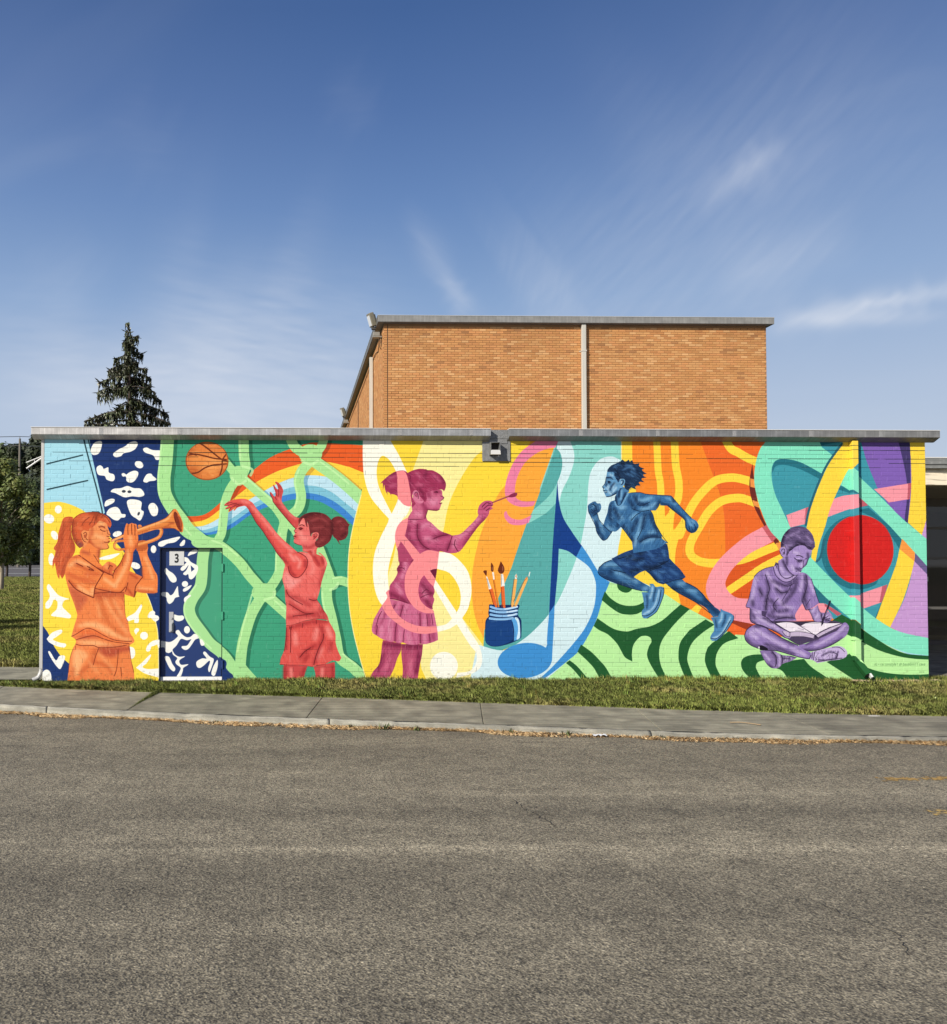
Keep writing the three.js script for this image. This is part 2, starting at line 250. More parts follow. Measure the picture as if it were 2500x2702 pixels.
  F('#ee82a4', '1640,100! 1500,170! 1400,245 1330,350 1290,470 1290,560 1330,610 1400,632 1470,628 1488,622! 1500,590! 1430,595 1370,575 1355,520 1370,430 1420,330 1500,260 1580,225 1640,215! 1690,100!', '1280,680 1295,662 1308,690 1340,715 1400,722 1475,690! 1452,745! 1400,760 1330,755 1290,720');
  // clef
  const clefC = ['287,100! 440,100! 500,200 540,270 590,375! 620,470 625,600 600,680 560,730 530,830 500,930 470,1050 465,1150 480,1260 500,1330! 440,1340! 400,1290 370,1200 358,1080 370,960 410,850 465,740! 470,715! 410,650 340,560 300,440 286,300'];
  F(CREAM, ...clefC);
  F(CYEL, '420,275 390,330 385,420 410,520 490,680! 530,590 540,520 535,450 520,385 470,300');
  on('c2');
  F(CREAM, '950,90! 1050,90! 1200,110 1350,220 1480,400 1525,650 1480,900 1390,1060! 1400,1080! 1500,1250 1620,1430 1670,1560 1680,1700 1640,1800 1540,1870 1400,1910 1300,1940! 1320,1860! 1480,1840 1560,1780 1600,1680 1590,1560 1500,1450 1310,1150! 1200,1215 1030,1262! 1010,1180! 1150,1150 1240,1068! 970,610! 990,490! 1310,975! 1355,870 1365,720 1320,560 1200,400 1030,340! 1010,340!');
  E(CREAM, [1122, 1760, 203, 205]);

  // ----- jar with brushes -----
  on('c3');
  const jar = '240,1060! 260,1035 420,1050 560,1045 700,1050 840,1045 855,1080 835,1130 830,1210 835,1270 890,1350 900,1480 895,1640 880,1720 740,1800 560,1860 400,1890 260,1875 170,1790 160,1600 165,1400 190,1330 235,1275 225,1210 235,1140';
  L('#8f2f14', 26, '250,735 330,1010 345,1060', '490,690 510,1060'); L('#e96a2c', 62, '285,735 370,1040', '520,690 540,1070'); L('#e98a2a', 34, '340,550 430,1060'); L('#8f3d14', 10, '325,540 415,1060', '260,760 330,1030');
  L('#f7b45c', 56, '780,540 715,1060', '1000,520 780,1050'); L('#7c3f1d', 10, '745,520 678,1050', '960,540 745,960 730,1060'); L('#e8763a', 18, '1010,480 975,540', '785,460 775,520');
  F('#f3efe6', '178,470! 200,470! 290,715! 235,735!', '300,380! 335,380! 352,530! 325,540!', '478,420! 525,420! 560,660! 480,675!', '1040,450! 1060,375 1075,380! 1050,490!', '760,460! 795,410! 812,470! 800,520! 765,520!');
  L('#9aa3ab', 14, '195,510 240,690', '488,440 490,650'); F('#c98a5a', '770,470! 795,415! 800,510!');
  F('#6a2c14', '118,370! 150,345 195,350! 190,450! 175,455!', '278,180! 320,240 330,310 320,368 285,362 275,290', '475,160! 520,230 548,300 540,380 490,415 440,395 418,335 440,260');
  L('#a5654a', 14, '515,270 515,350', '305,280 305,340');
  F('#0c2c5e', jar);
  F('#14417f', '190,1400 240,1350 500,1365 680,1350 705,1420 730,1560 725,1740 560,1840 400,1875 260,1860 180,1780 175,1560');
  F('#5aa6e0', '700,1355 760,1300 820,1310 860,1400 870,1560 865,1720 745,1780! 750,1560 720,1400');
  F('#d4eefc', '760,1310 800,1300 835,1330 860,1430 870,1600 860,1710 800,1740 830,1560 810,1400');
  L('#8fc0ea', 46, '275,1085 400,1125 560,1135 700,1110 805,1085', '265,1160 400,1190 560,1195 700,1180 805,1160', '270,1240 400,1265 560,1270 700,1255 800,1230', '255,1320 400,1335 560,1335 720,1315');
  L('#d7ecfb', 22, '560,1130 700,1108 810,1080', '600,1190 720,1175 800,1155', '620,1265 720,1250 790,1228');
  F('#0c2c5e', '400,1090! 480,1048 560,1052! 700,1048 720,1070! 640,1098 520,1105');
  L('#8f2f14', 22, '500,1040 506,1085'); L('#e96a2c', 50, '365,1000 385,1075', '538,1000 548,1085'); L('#f7b45c', 46, '720,1000 712,1070', '800,1000 775,1062'); L('#e98a2a', 28, '424,1010 436,1080');

  // ----- orange field with yellow lines -----
  const OR2 = '#f6892a', RO = '#ec6b2a', YL = '#fdd845';
  on('D');
  F(OR2, '772,100! 1800,100! 3000,100! 3000,1500! 1800,1700! 1580,1555! 1190,1320! 740,1010! 790,800!');
  F(RO, '1310,100! 1340,205 1420,420 1470,560 1495,700 1503,900 1500,1100! 1420,1300! 1600,1560! 1900,1700! 2200,1700! 2200,100!');
  F(YL, '772,100! 845,100! 850,330! 870,480! 880,560! 780,560!', '775,790! 985,660! 1010,655! 1075,620! 1080,700! 1120,655! 1150,640! 1145,795! 1195,720! 1250,690! 1185,830 1155,940 1150,1060 1165,1200 1192,1322! 1000,1200! 850,1130! 740,1010! 755,900!');
  L('#fff0a8', 4, '772,160 773,300');
  on('d1');
  L(YL, 108, '1105,-420 1125,0 1140,260 1170,420 1180,620 1180,800'); L(YL, 118, '1378,-420 1395,0 1408,180 1450,400 1452,600 1420,720 1350,840');
  F(OR2, '1240,780! 1322,828! 1240,948!', '1388,895! 1470,925! 1490,950! 1420,1050 1368,1155! 1372,1040');
  on('E');
  L(YL, 60, '130,60 200,210 260,250 330,290 400,320', '-150,830 -75,650 0,540 100,450 210,427 300,440 388,470', '420,620 330,585 260,570 150,590 60,660 -10,770 -70,880 -75,960 -20,1010 60,1028 150,1025 300,1000 450,940 570,895');
  L(YL, 56, '180,1225 330,1130 450,1050 580,985');
  on('D'); F(YL, '1245,1372! 1300,1318! 1338,1338! 1308,1388!');
  // ----- pink loop, atom -----
  const PINK = '#f79ba6', MINT = '#86e5c3', TL = '#3f99a8', TLD = '#257281';
  on('E');
  F('#dd5a22', '540,880! 460,900 330,970 230,1060 180,1140 175,1190 205,1240 260,1272 340,1278! 560,1278! 640,1000!');
  L(YL, 56, '205,1215 330,1130 450,1050 580,985'); L(YL, 60, '150,1025 300,1000 450,940 570,895');
  F(PINK, '440,770! 470,800 530,865! 460,900 330,970 230,1060 180,1140 175,1190 205,1240 260,1272 340,1278! 1000,1270! 1060,1400! 990,1390! 930,1420! 360,1455! 230,1430 130,1375 60,1290 35,1200 70,1090 150,980 300,850');
  F('#9e3a20', '225,1428! 360,1455! 420,1500! 310,1500! 218,1448!'); F('#f26a2c', '175,1532! 215,1448! 330,1500! 318,1600!');
  F('#6e2a22', '360,330! 375,450! 400,600 450,740 560,890! 522,895! 440,760 370,620 340,480'); F('#c96068', '430,775! 470,755! 530,850! 500,880!'); F('#f0984a', '525,888! 560,880! 600,960! 545,930!', '345,432! 378,440! 382,500! 348,492!', '362,585! 402,598! 412,640! 372,625!');
  F(TL, '700,100! 1600,100! 1620,1560! 1250,1430! 930,1420! 780,1170! 600,900! 480,500! 500,300!');
  F('#2b7080', '790,1170! 900,1290! 990,1385! 880,1310! 820,1310!');
  F('#8161b3', '1105,100! 1600,100! 1600,500! 1455,745! 1330,640! 1235,490! 1160,300');
  F('#45396b', '1370,100! 1470,100! 1472,460! 1455,745! 1432,720 1448,560 1438,400');
  F('#c89bd1', '1550,830! 1590,700! 1590,870!', '1330,1478! 1420,1300 1470,1150 1500,990! 1610,1100! 1612,1565! 1480,1548');
  E(TLD, [1098, 952, 258, 262]); F(TL, '1100,665! 1250,640! 1400,860! 1370,1060! 1290,1240! 1230,1180! 1345,940!');
  F(TLD, '1090,655! 1180,640! 1420,850! 1395,930! 1330,830 1230,720');
  F(PINK, '600,690! 780,625! 770,745! 625,778!', '925,580! 1000,555 1100,545! 1172,620! 1040,650 890,705!', '1215,508! 1480,465! 1465,578! 1320,602!', '1020,1258! 1100,1250! 1310,1178! 1280,1300! 1140,1348! 1050,1290!');
  F('#c25f6c', '1100,545! 1175,622! 1120,635!', '735,640! 782,625! 765,745! 730,750!', '1275,1190! 1312,1178! 1282,1300! 1255,1305!', '1455,470! 1480,465! 1466,578! 1450,582!', '870,1310! 990,1385! 960,1400! 870,1330!');
  F(YL, '1463,100! 1580,100! 1584,720! 1552,832! 1455,745! 1478,460');
  F(MINT, '420,215! 450,180! 470,100! 800,100! 830,200! 950,290 1100,410 1300,600 1430,730 1600,870! 1600,1070! 1420,870 1300,740 1130,580 1000,490 850,400 700,320 600,298 530,305 500,350 497,430 520,540 570,650 630,780! 600,900! 560,880! 480,790 420,650 380,500 375,390 395,280');
  F(TLD, '497,400! 500,350! 530,305 600,298 700,320 850,400 880,418! 840,440! 700,370 600,340 530,345 508,380', '1000,490! 1105,558! 1085,548! 960,510! 940,555! 960,480!', '430,100! 1110,100! 1080,172! 1000,172! 820,205! 470,180!');
  F(MINT, '470,100! 800,100! 850,215! 440,215!');
  F(YL, '1010,160! 1030,100! 1100,100! 1095,290 1030,380 970,500 910,640 870,780 830,900 806,1018! 775,1000! 780,940! 800,880 740,790! 770,650 830,480 900,330');
  L('#2a6474', 16, '990,190 890,330 820,480 760,650 738,760', '868,860 842,980 815,1015', '1300,1250 1235,1410');
  F(MINT, '990,470! 1040,372! 1110,425! 1120,570! 1060,520!');
  F(YL, '1415,850! 1505,985! 1480,1100 1420,1290 1330,1480! 1230,1420! 1300,1230 1370,1040 1395,930');
  F('#f89d46', '1415,850! 1505,940! 1500,1015! 1397,930!'); F('#6b5d8a', '1508,945! 1600,1030! 1604,1122! 1500,1015!');
  F(MINT, '1400,850! 1430,730! 1600,870! 1600,1062! 1500,950! 1420,862!');
  E('#c8322c', [1120, 934, 238, 246]); E('#d42422', [1120, 934, 232, 240]);
  within(['888,934 950,760 1120,694 1290,760 1352,934 1290,1110 1120,1174 950,1110'], () => brush(['#e23b30', '#b91a1c', '#cf2420'], 260, [890, 700, 1350, 1170], 60, 10, 1.3, .14));
  F(MINT, '690,1085! 770,985! 850,1070 980,1200 1100,1310 1250,1430 1400,1510 1610,1557! 1612,1678! 1470,1660 1350,1620 1200,1540 1040,1410 900,1290 780,1170');

  // ----- green ground with dark waves -----
  const LG = '#bdf0a2', DG = '#215a2e';
  on('D');
  F(LG, '692,1160! 800,1195! 930,1215! 1080,1245! 1190,1318! 1410,1435! 1580,1550! 1800,1690! 2300,1900! 330,1900! 250,1842! 390,1720! 470,1650 540,1540 600,1420 640,1290');
  on('E'); F(LG, '240,1530! 900,1560! 1000,1400! 1250,1570 1450,1665 1612,1680! 1612,1900! 300,1900!');
  on('d2');
  F(DG, '315,590! 325,650 360,690 420,712 470,700 520,650!', '170,695! 230,770 330,840 430,870 530,870 600,850 650,820! 650,925! 560,970 460,980 350,960 240,890 130,800!');
  on('D');
  F(DG, '605,1415! 640,1440 720,1490 810,1508 880,1490 980,1470 1060,1430 1130,1370 1190,1318! 1255,1350! 1180,1420 1110,1500 1060,1570 1040,1640 1045,1720 1070,1790 1130,1900! 1080,1900! 990,1760 955,1680 965,1620 985,1580 975,1550 940,1538 900,1550 860,1600 848,1660 852,1720! 800,1690 770,1640 740,1590 680,1530 620,1500 578,1470!',
    '490,1600! 560,1650 620,1710 670,1770 740,1900! 650,1900! 590,1780 540,1720 465,1650!', '410,1710! 470,1760 590,1900! 540,1900! 440,1780 385,1730!', '1365,1423! 1428,1460! 1340,1520 1270,1590 1240,1670 1245,1740 1310,1900! 1250,1900! 1185,1740 1175,1660 1190,1580 1250,1500!',
    '1410,1590! 1530,1505! 1595,1555! 1500,1590 1450,1650 1435,1720 1450,1780 1520,1900! 1440,1900! 1370,1750 1362,1680 1380,1620!');
  on('E');
  F(DG, '283,1740 300,1695 360,1672 450,1668! 500,1700! 410,1720 388,1750 400,1790 460,1900! 420,1900! 310,1800', '884,1722! 1045,1665! 1120,1735 1220,1780 1350,1805 1500,1812 1612,1808! 1612,1900! 1160,1900!', '925,1430! 990,1388! 1060,1430 1130,1490 1250,1570 1350,1630 1450,1665 1612,1680! 1612,1706! 1500,1700 1380,1680 1250,1640 1130,1580 1030,1530! 1000,1540!');
  on('e2'); F(DG, '600,1250! 750,1150 1060,1100! 1180,1230 1430,1400! 1600,1520! 850,1520! 720,1310');

  // ===== horn player =====
  {
    const b = '#ef8444', l = '#fbb377', d = '#b64a26', h = '#d55f34', hd = '#8f3820', dk = '#7d2f1b';
    on('a1');
    F('#c55a31', '330,190! 400,180! 440,560! 400,520! 350,420!');
    const tail = '355,180 300,160 240,175 215,215 195,280 165,380 155,480 115,550 110,580 130,600 120,660 95,730 95,830! 120,750! 140,850 155,920 180,965! 185,900! 215,960! 250,900 270,800 330,700 375,620 385,550 370,490 340,420 330,300';
    F(h, tail);
    within([tail], () => { soft(20, () => L(hd, 26, '340,200 330,330 350,480 360,600', '250,250 210,420 170,560 150,700', '300,640 250,800 220,900')); brush([hd, '#e87f50', '#c0522f', '#f0925f'], 160, [100, 170, 380, 930], 150, 7, 1.7, .3); });
    F(b, '470,560 540,500 660,540 700,580 690,660 690,740 730,810 600,790 480,730 440,650 450,590');
    const trunk = '150,0! 200,150 260,320 310,480 310,560 260,720 205,920! 290,985 285,1060! 235,1150 180,1330 150,1600 120,1900! 1380,1900! 1385,1600 1330,1350 1300,1080! 1385,1020 1370,950 1310,850 1270,640 1220,500 1195,0! 1150,-150! 300,-150!';
    const chest = '340,680 430,650 480,690 600,780 720,800 800,740 880,760 920,810 870,880 1060,870 1130,880 1250,935! 1160,1020 1140,1200! 1020,1160 1020,1330! 400,1330! 330,1180 290,1060 260,940 255,860 280,760';
    F('#ea7d45', chest);
    on('a2'); F('#ee8348', trunk);
    within([trunk], () => {
      soft(30, () => {
        F('#c9623f', '150,0 250,0 420,120 520,200 440,320 350,470 300,400 220,180'); F(l, '320,720 480,650 700,660 900,760 1150,900 1340,980 1300,1010 1080,960 800,840 600,750 400,760');
        F('#c45a34', '640,60 1200,90 1200,190 1000,170 760,240 640,160'); F('#e8703a', '300,820 480,770 700,820 900,930 1290,1040 1000,1010 700,920 480,900');
        L('#c8612f', 34, '760,200 860,560 1000,760 1220,920', '930,200 1080,480 1180,720', '720,260 760,480 860,640'); L(l, 34, '830,200 960,440 1100,640 1260,860', '700,300 740,560', '1000,240 1150,540');
        F('#b9553a', '310,950 480,905 640,900 760,940 600,945 400,975'); F(l, '320,1000 700,1000 1000,1090 1240,1080 1000,1125 700,1100 400,1060');
        F('#b95034', '720,1130 1280,1110 1290,1200 1150,1210 1000,1300 820,1280'); F(l, '260,1180 420,1180 520,1280 420,1420 340,1640 250,1640 230,1400'); L(d, 30, '640,1170 600,1400 420,1560 380,1650', '640,1400 900,1480 960,1600', '250,1500 240,1640'); L(l, 26, '720,1240 900,1420 1000,1560', '540,1400 700,1600');
      });
      L(dk, 9, '620,170 660,110 900,95 1190,100', '205,920 290,880 480,770 620,790 800,890 1000,980 1200,1010 1340,1010', '290,985 400,950 620,905 800,960 1000,1020 1290,1055', '285,1060 400,1090 620,1090 740,1130 1000,1120 1240,1085', '720,1140 660,1300 620,1450', '1085,1170 1080,1340 1050,1560 1010,1660', '1135,1500 1150,1660', '1195,130 1220,500 1270,640', '150,1600 180,1330 235,1150', '1290,1100 1330,1350 1385,1600');
      brush([l, d, '#e2763c', '#f59a5c'], 420, [140, 0, 1390, 1777], 190, 11, 1.2, .17);
    });
    on('a1');
    within([chest], () => { soft(18, () => { L(d, 26, '380,690 560,780 720,840 860,920'); F('#c4562f', '820,780 860,800 850,860 810,880'); L(l, 22, '760,760 800,820', '330,760 520,790'); }); L(dk, 8, '430,655 500,700 620,790 760,870 860,915', '810,830 830,790 860,800'); brush([l, d], 120, [280, 690, 1000, 1300], 60, 6, .6, .2); });
    // far arm
    F(b, '1180,540 1310,540 1310,640 1360,760 1400,850 1440,930 1440,1100 1420,1140 1250,1140 1140,1110! 1180,1000! 1250,930! 1240,800 1210,680');
    soft(14, () => { L(l, 26, '1280,680 1330,800 1380,960', '1200,1080 1380,1090'); L(d, 18, '1240,820 1255,960', '1180,1110 1400,1135'); });
    F('#e0743e', '1060,870 1130,880 1250,935! 1200,1000 1160,1060 1140,1200! 1090,1180 1020,1150 1050,1040');
    soft(10, () => L(d, 20, '1090,900 1180,950', '1050,1080 1120,1170')); L(dk, 8, '1250,935 1200,1000 1160,1060 1140,1195', '1060,1010 1030,1120'); F('#8a3a22', '1140,1110! 1175,1120! 1150,1195!');
    // trumpet
    F('#c2602f', '1170,590 1190,480 1290,470 1315,540 1290,590 1220,605');
    L('#d9783a', 44, '1195,520 1340,480 1450,430 1488,370 1480,315 1420,305 1330,330 1200,372'); L('#f3a058', 24, '1195,515 1340,475 1450,425 1480,370 1475,322 1420,310 1330,335');
    L('#d9783a', 30, '1010,470 920,480 885,520 895,568 950,585 1010,580'); L('#f3a058', 14, '920,478 888,520 895,560 950,582');
    const horn = '838,462! 1000,390! 1200,310 1400,240 1540,180 1600,120 1640,70 1680,70 1740,170 1770,270 1765,350 1740,360 1700,340 1640,310 1500,310 1340,330! 1200,370 1000,430 845,490!';
    F('#e5863f', horn);
    within([horn], () => { soft(8, () => { L('#fbb470', 26, '860,468 1000,405 1200,325 1400,258 1560,195 1620,110'); L('#b4552a', 18, '1000,430 1200,372 1400,320 1600,300'); L('#b4552a', 14, '1590,240 1650,250', '1520,300 1640,240'); }); });
    F('#7c2f1c', '1655,100 1690,120 1730,220 1752,330 1735,350 1700,310 1665,230 1645,150'); F('#b0502d', '1690,140 1720,220 1740,320 1755,290 1740,190');
    L('#8f3f22', 5, '838,462 1000,390 1200,310 1400,240 1540,180 1600,120 1640,70', '1500,312 1640,310 1700,340 1745,360');
    F('#e98a48', '1190,270 1220,265 1240,285 1220,300 1190,300');
    // near arm and hand
    const arm = '740,890! 860,920! 880,860 960,760 1010,650 1020,560 1000,440 1015,330 1040,250 1065,258 1090,250 1110,243 1140,253 1170,265 1182,350 1195,450 1180,540 1130,620 1120,720 1080,860 1060,960 1030,1060 960,1130 820,1120 640,1080! 690,960';
    F(b, arm);
    within([arm], () => { soft(16, () => { L(l, 40, '1040,600 1060,720 980,900 900,1040', '760,960 900,1060', '1090,420 1100,520'); L(d, 26, '1025,560 1015,680 940,800 880,900', '1190,500 1130,640 1100,860 1040,1070 940,1140 700,1090'); }); brush([l, d], 160, [640, 260, 1190, 1130], 60, 6, 1.1, .2); L(dk, 7, '1062,262 1058,330 1062,390', '1106,255 1108,330 1112,390', '1146,268 1150,340 1150,400', '1180,300 1196,450 1180,540 1160,600', '870,900 870,950', '860,920 890,860'); });
    L(dk, 7, '1010,650 960,760 880,860', '640,1082 820,1122 960,1132 1030,1062');
    const slv = '300,760 360,700 440,690 520,730 640,790 740,890! 700,960 640,1070 620,1200! 480,1140 380,1080 300,990 260,900 265,830';
    F(b, slv);
    within([slv], () => { soft(18, () => { L(l, 46, '310,790 420,740 560,800', '420,1060 590,1160 610,1090'); L('#d96a38', 60, '300,900 440,960 620,1000', '520,900 680,900'); L(d, 26, '380,760 520,830 620,850', '300,980 400,1080'); }); brush([l, d], 160, [260, 690, 740, 1200], 70, 7, .5, .2); });
    L(dk, 9, '740,890 700,960 640,1070 622,1200', '480,690 620,790 750,880', '300,985 380,1080 480,1140 615,1200', '400,760 480,800', '540,800 620,850 560,840');
    // head
    const face = '440,400 480,300 600,200 700,170 785,210 802,300 838,392! 818,415 795,412 833,442 818,462 836,478! 806,500 812,560! 780,578 700,582 620,545 560,500 500,560! 450,520';
    F('#ee9155', face);
    within([face], () => { soft(16, () => { L(l, 40, '640,400 720,430 760,440', '700,240 740,260'); L(d, 24, '520,560 620,560 720,585', '560,480 620,530', '600,300 590,400', '560,420 570,520'); }); brush([l, d], 70, [480, 200, 830, 580], 40, 5, 1, .18); });
    soft(12, () => L('#c4603a', 40, '480,610 560,640', '690,590 682,670'));
    L(dk, 10, '705,322 730,343 768,350', '755,488 800,490 822,470', '788,412 815,418'); L(dk, 5, '682,288 720,280 765,296', '790,330 800,380 836,392', '800,520 812,560 780,578 700,582'); L('#ad5030', 9, '690,300 730,292 766,310'); L(dk, 5, '812,440 832,442', '806,500 830,482');
    L(dk, 5, '620,650 690,760', '690,590 690,740');
    const hair = '360,190 440,130 560,105 680,110 780,150 830,200 848,260 832,300 808,290 785,250 740,225 690,215 650,260 600,300 570,310 550,345 490,335 458,380 465,450 490,510 480,545! 440,560 400,520 360,450 335,350 340,270';
    F(h, hair);
    within([hair], () => { soft(16, () => { L(hd, 30, '370,230 350,340 400,480 450,540', '560,110 660,130 760,170', '640,130 660,200'); L('#ee8a58', 20, '450,190 560,160', '760,170 820,220', '420,300 470,320'); F('#8a4a44', '400,500 440,480 490,520 480,550 440,560'); }); brush([hd, '#ef8f5e', '#c0522f'], 150, [340, 110, 840, 540], 70, 6, 2.3, .3); L(hd, 7, '560,170 500,220 470,270', '620,160 590,230 560,260', '680,120 640,200 630,260', '690,120 780,170 830,240', '360,200 345,280 350,360'); });
    L(hd, 5, '360,190 440,130 560,105 680,110 780,150 830,200', '335,350 360,450 400,520 440,560');
    F('#ee9155', '460,380 480,345 520,338 545,370 552,430 548,480 522,487 490,470 465,430'); L(dk, 6, '490,380 515,360 530,385 520,430 540,460', '500,400 505,430', '460,380 470,430 495,475 522,487'); soft(6, () => E('#b4532f', [512, 410, 12, 26]));
  }

  // ===== ball player =====
  {
    const b = '#e2574f', l = '#f58f85', d = '#a82f31', hr = '#74272a', hd = '#4e181c', dk = '#6b1b20';
    on('b1');
    const farArm = '1080,600! 1020,580 940,510 870,420 840,370 845,300 860,230 830,160 790,120 760,108 750,120 775,150 790,210 760,190 735,150 722,155 735,200 755,260 745,310 700,255 680,255 690,290 715,340 725,380 760,420 800,480 880,580 950,660 1020,740 1060,760!';
    F('#cf4c49', farArm); within([farArm], () => { soft(14, () => { L(l, 20, '800,330 850,430 940,540 1040,610'); L(d, 24, '760,400 840,520 960,670', '790,150 820,200', '730,180 760,250'); }); brush([l, d], 90, [680, 110, 1080, 740], 50, 6, .9, .22); L(dk, 5, '790,210 800,260 790,310', '755,260 775,300', '745,310 770,350'); });
    L(dk, 6, '680,255 690,290 715,340 725,380 800,480 950,660 1030,745');
    // legs and shorts
    on('b2');
    F('#c94a48', '165,1730! 515,1760! 480,1850 440,2000! 160,2000!', '600,1770! 910,1700! 915,1850 905,2000! 640,2000! 625,1860');
    soft(16, () => { L(l, 40, '270,1800 280,1950', '730,1800 720,1950'); L(d, 40, '180,1780 180,1950', '470,1790 420,1950', '880,1750 885,1940'); });
    const shorts = '200,1160! 330,1130 620,1075! 820,1100! 880,1200 920,1290 925,1420 960,1540 1008,1640! 970,1690 880,1680 760,1735 600,1765! 590,1775! 430,1750 260,1750 105,1740! 125,1640 165,1540 185,1400 195,1250';
    F('#e0584f', shorts);
    within([shorts], () => { soft(22, () => { L(l, 60, '650,1220 620,1360', '330,1280 340,1440', '800,1200 850,1330', '720,1500 660,1640'); L(d, 44, '740,1300 730,1380 660,1560 610,1720', '860,1420 830,1540', '400,1640 500,1530 620,1460', '200,1200 190,1500', '460,1690 520,1600', '700,1180 740,1260', '280,1190 560,1120 800,1100'); }); brush([l, d, '#d04a45'], 330, [110, 1090, 1000, 1760], 110, 9, 1.35, .2); L(dk, 8, '745,1290 740,1370 690,1470 640,1600 605,1740', '265,1190 268,1400 262,1560', '400,1630 470,1550 560,1490', '115,1738 260,1750 430,1752 590,1776', '640,1756 760,1738 900,1690'); L(dk, 6, '250,1180 245,1220', '280,1170 272,1230', '440,1140 435,1200', '640,1090 640,1140', '200,1200 195,1400 170,1540'); });
    // neck
    F('#d9574f', '440,80! 440,0! 470,-60! 680,-80! 700,20! 650,40 640,120! 740,170 765,270 720,325 640,300 590,230 560,150 510,100');
    soft(14, () => { L(d, 36, '470,10 540,60 620,180 680,280', '720,180 740,260'); L(l, 26, '580,40 600,130'); });
    // singlet
    const top = '360,90! 450,90 520,105! 570,160 600,240 660,310 715,325 755,295 760,230 720,150 660,100! 700,110 770,180 800,260! 770,360 720,520 690,660 650,790! 700,860 740,930 800,1020 828,1115! 780,1085 640,1075 480,1100 330,1150 200,1172! 195,1080 200,900 185,780 175,620 145,500 150,420 185,270! 225,290 250,400 310,460 380,460 440,410 500,310 512,230 480,160 420,120';
    F('#e96a62', top);
    within([top], () => { soft(26, () => { F('#f59a92', '160,420 200,380 300,480 400,480 470,430 400,520 250,640 180,560'); L(l, 46, '480,110 560,200 600,330 560,420', '780,200 780,300', '240,740 420,850'); L(d, 40, '190,660 240,740 330,760', '240,830 420,960 560,1000 740,960', '330,760 560,880', '540,790 650,800', '760,320 690,600', '220,1060 520,1010 780,1060', '700,900 780,1040'); }); brush([l, d, '#d85650'], 380, [150, 100, 820, 1160], 110, 9, 1.1, .18); L(dk, 7, '200,645 230,720 330,800 440,860', '530,780 600,800 650,790', '240,850 350,920 470,985 600,990', '200,1170 330,1150 480,1100 640,1075 780,1085 825,1112', '650,790 700,860 760,970', '300,1030 560,1000'); });
    // near arm
    on('b1');
    const arm = '75,405 130,370 200,350 290,338 360,345 410,370 450,400 500,470 560,540 650,640 710,720 780,810 880,910 960,980 1040,1050! 1120,1090 1190,1160 1195,1230! 1180,1300! 1000,1380! 890,1240! 850,1160 780,1080 720,980 650,880 580,770 500,670 450,580 400,500 350,440 300,440 240,460 200,500 190,490 220,450 150,505 125,500 150,460 85,480 80,465 120,430 66,430 68,412';
    F(b, arm);
    on('b2'); F(b, '20,-20! 360,90! 420,120 480,160 512,230 500,310 440,410 380,460 310,460 250,400 225,290! 165,210! 60,70!');
    soft(16, () => { L(l, 44, '330,160 400,230 380,320', '250,120 320,220'); L(d, 36, '250,300 270,390 330,440', '140,170 220,260', '480,220 480,310'); }); L(dk, 7, '360,92 420,120 485,165 512,230 500,310 440,410 380,460 310,460 250,400 225,300');
    on('b1');
    within([arm], () => { soft(18, () => { L(l, 34, '430,440 560,580 700,760 860,940 1000,1060', '300,370 400,390'); L(d, 34, '380,450 480,620 620,820 760,1040 870,1190', '180,420 300,420'); L('#c94a48', 22, '640,760 700,840'); }); brush([l, d, '#d6524d'], 240, [70, 340, 1190, 1240], 70, 8, .9, .2); L(dk, 5, '120,430 180,405 230,400', '150,465 210,430 260,415', '215,460 260,430 300,420', '90,405 170,385'); });
    L(dk, 6, '400,500 450,580 500,670 580,770 650,880 720,980 780,1080 850,1160', '85,478 150,460 125,500', '66,430 120,430');
    // head
    const face = '1130,600 1075,690 1040,740 1010,770! 1025,800 1000,850 1015,870 1005,900 1010,935 1060,960 1110,970 1140,1050! 1300,1030! 1330,950 1300,900 1230,830 1210,700';
    F('#e9716b', face);
    within([face], () => { soft(16, () => { L(l, 50, '1120,660 1090,760 1120,880 1180,880'); L(d, 30, '1130,980 1220,1000 1300,950', '1080,745 1120,740', '1020,850 1040,860'); }); brush([l, d], 80, [1000, 610, 1330, 1040], 50, 6, 1, .18); });
    L(dk, 13, '1085,700 1115,692 1145,705', '1072,745 1095,730 1125,745', '1004,850 1030,850'); E(dk, [1098, 752, 19, 12, -.2]); L(dk, 5, '1040,740 1010,770 1025,800', '1010,935 1060,960 1110,970', '1020,800 1040,795', '1003,870 1020,878');
    const hair = '1070,620 1130,560 1220,525 1330,522 1430,550 1500,610 1535,680 1530,800 1500,900 1440,960 1360,1000 1300,980 1290,930! 1330,880! 1340,810 1260,800 1230,850! 1215,760 1200,680 1185,650 1190,730! 1170,700 1140,600 1100,640 1075,690!';
    F(hr, hair); const bun = '1510,640 1550,590 1620,578 1690,610 1740,670 1765,690! 1745,720 1740,810 1700,880 1620,905 1560,870 1530,830 1515,740';
    F(hr, bun, '1580,890! 1640,970! 1610,900!');
    within([hair, bun], () => { soft(14, () => { L(hd, 34, '1515,620 1525,760 1510,880', '1120,600 1240,545 1360,540', '1650,850 1720,800'); L('#a04545', 24, '1240,640 1360,600 1460,660', '1260,740 1400,720', '1590,660 1640,640', '1640,750 1680,730', '1330,930 1420,880'); }); brush([hd, '#a34a49', '#8c3738', '#6d2628'], 260, [1070, 530, 1740, 990], 80, 7, .5, .35); });
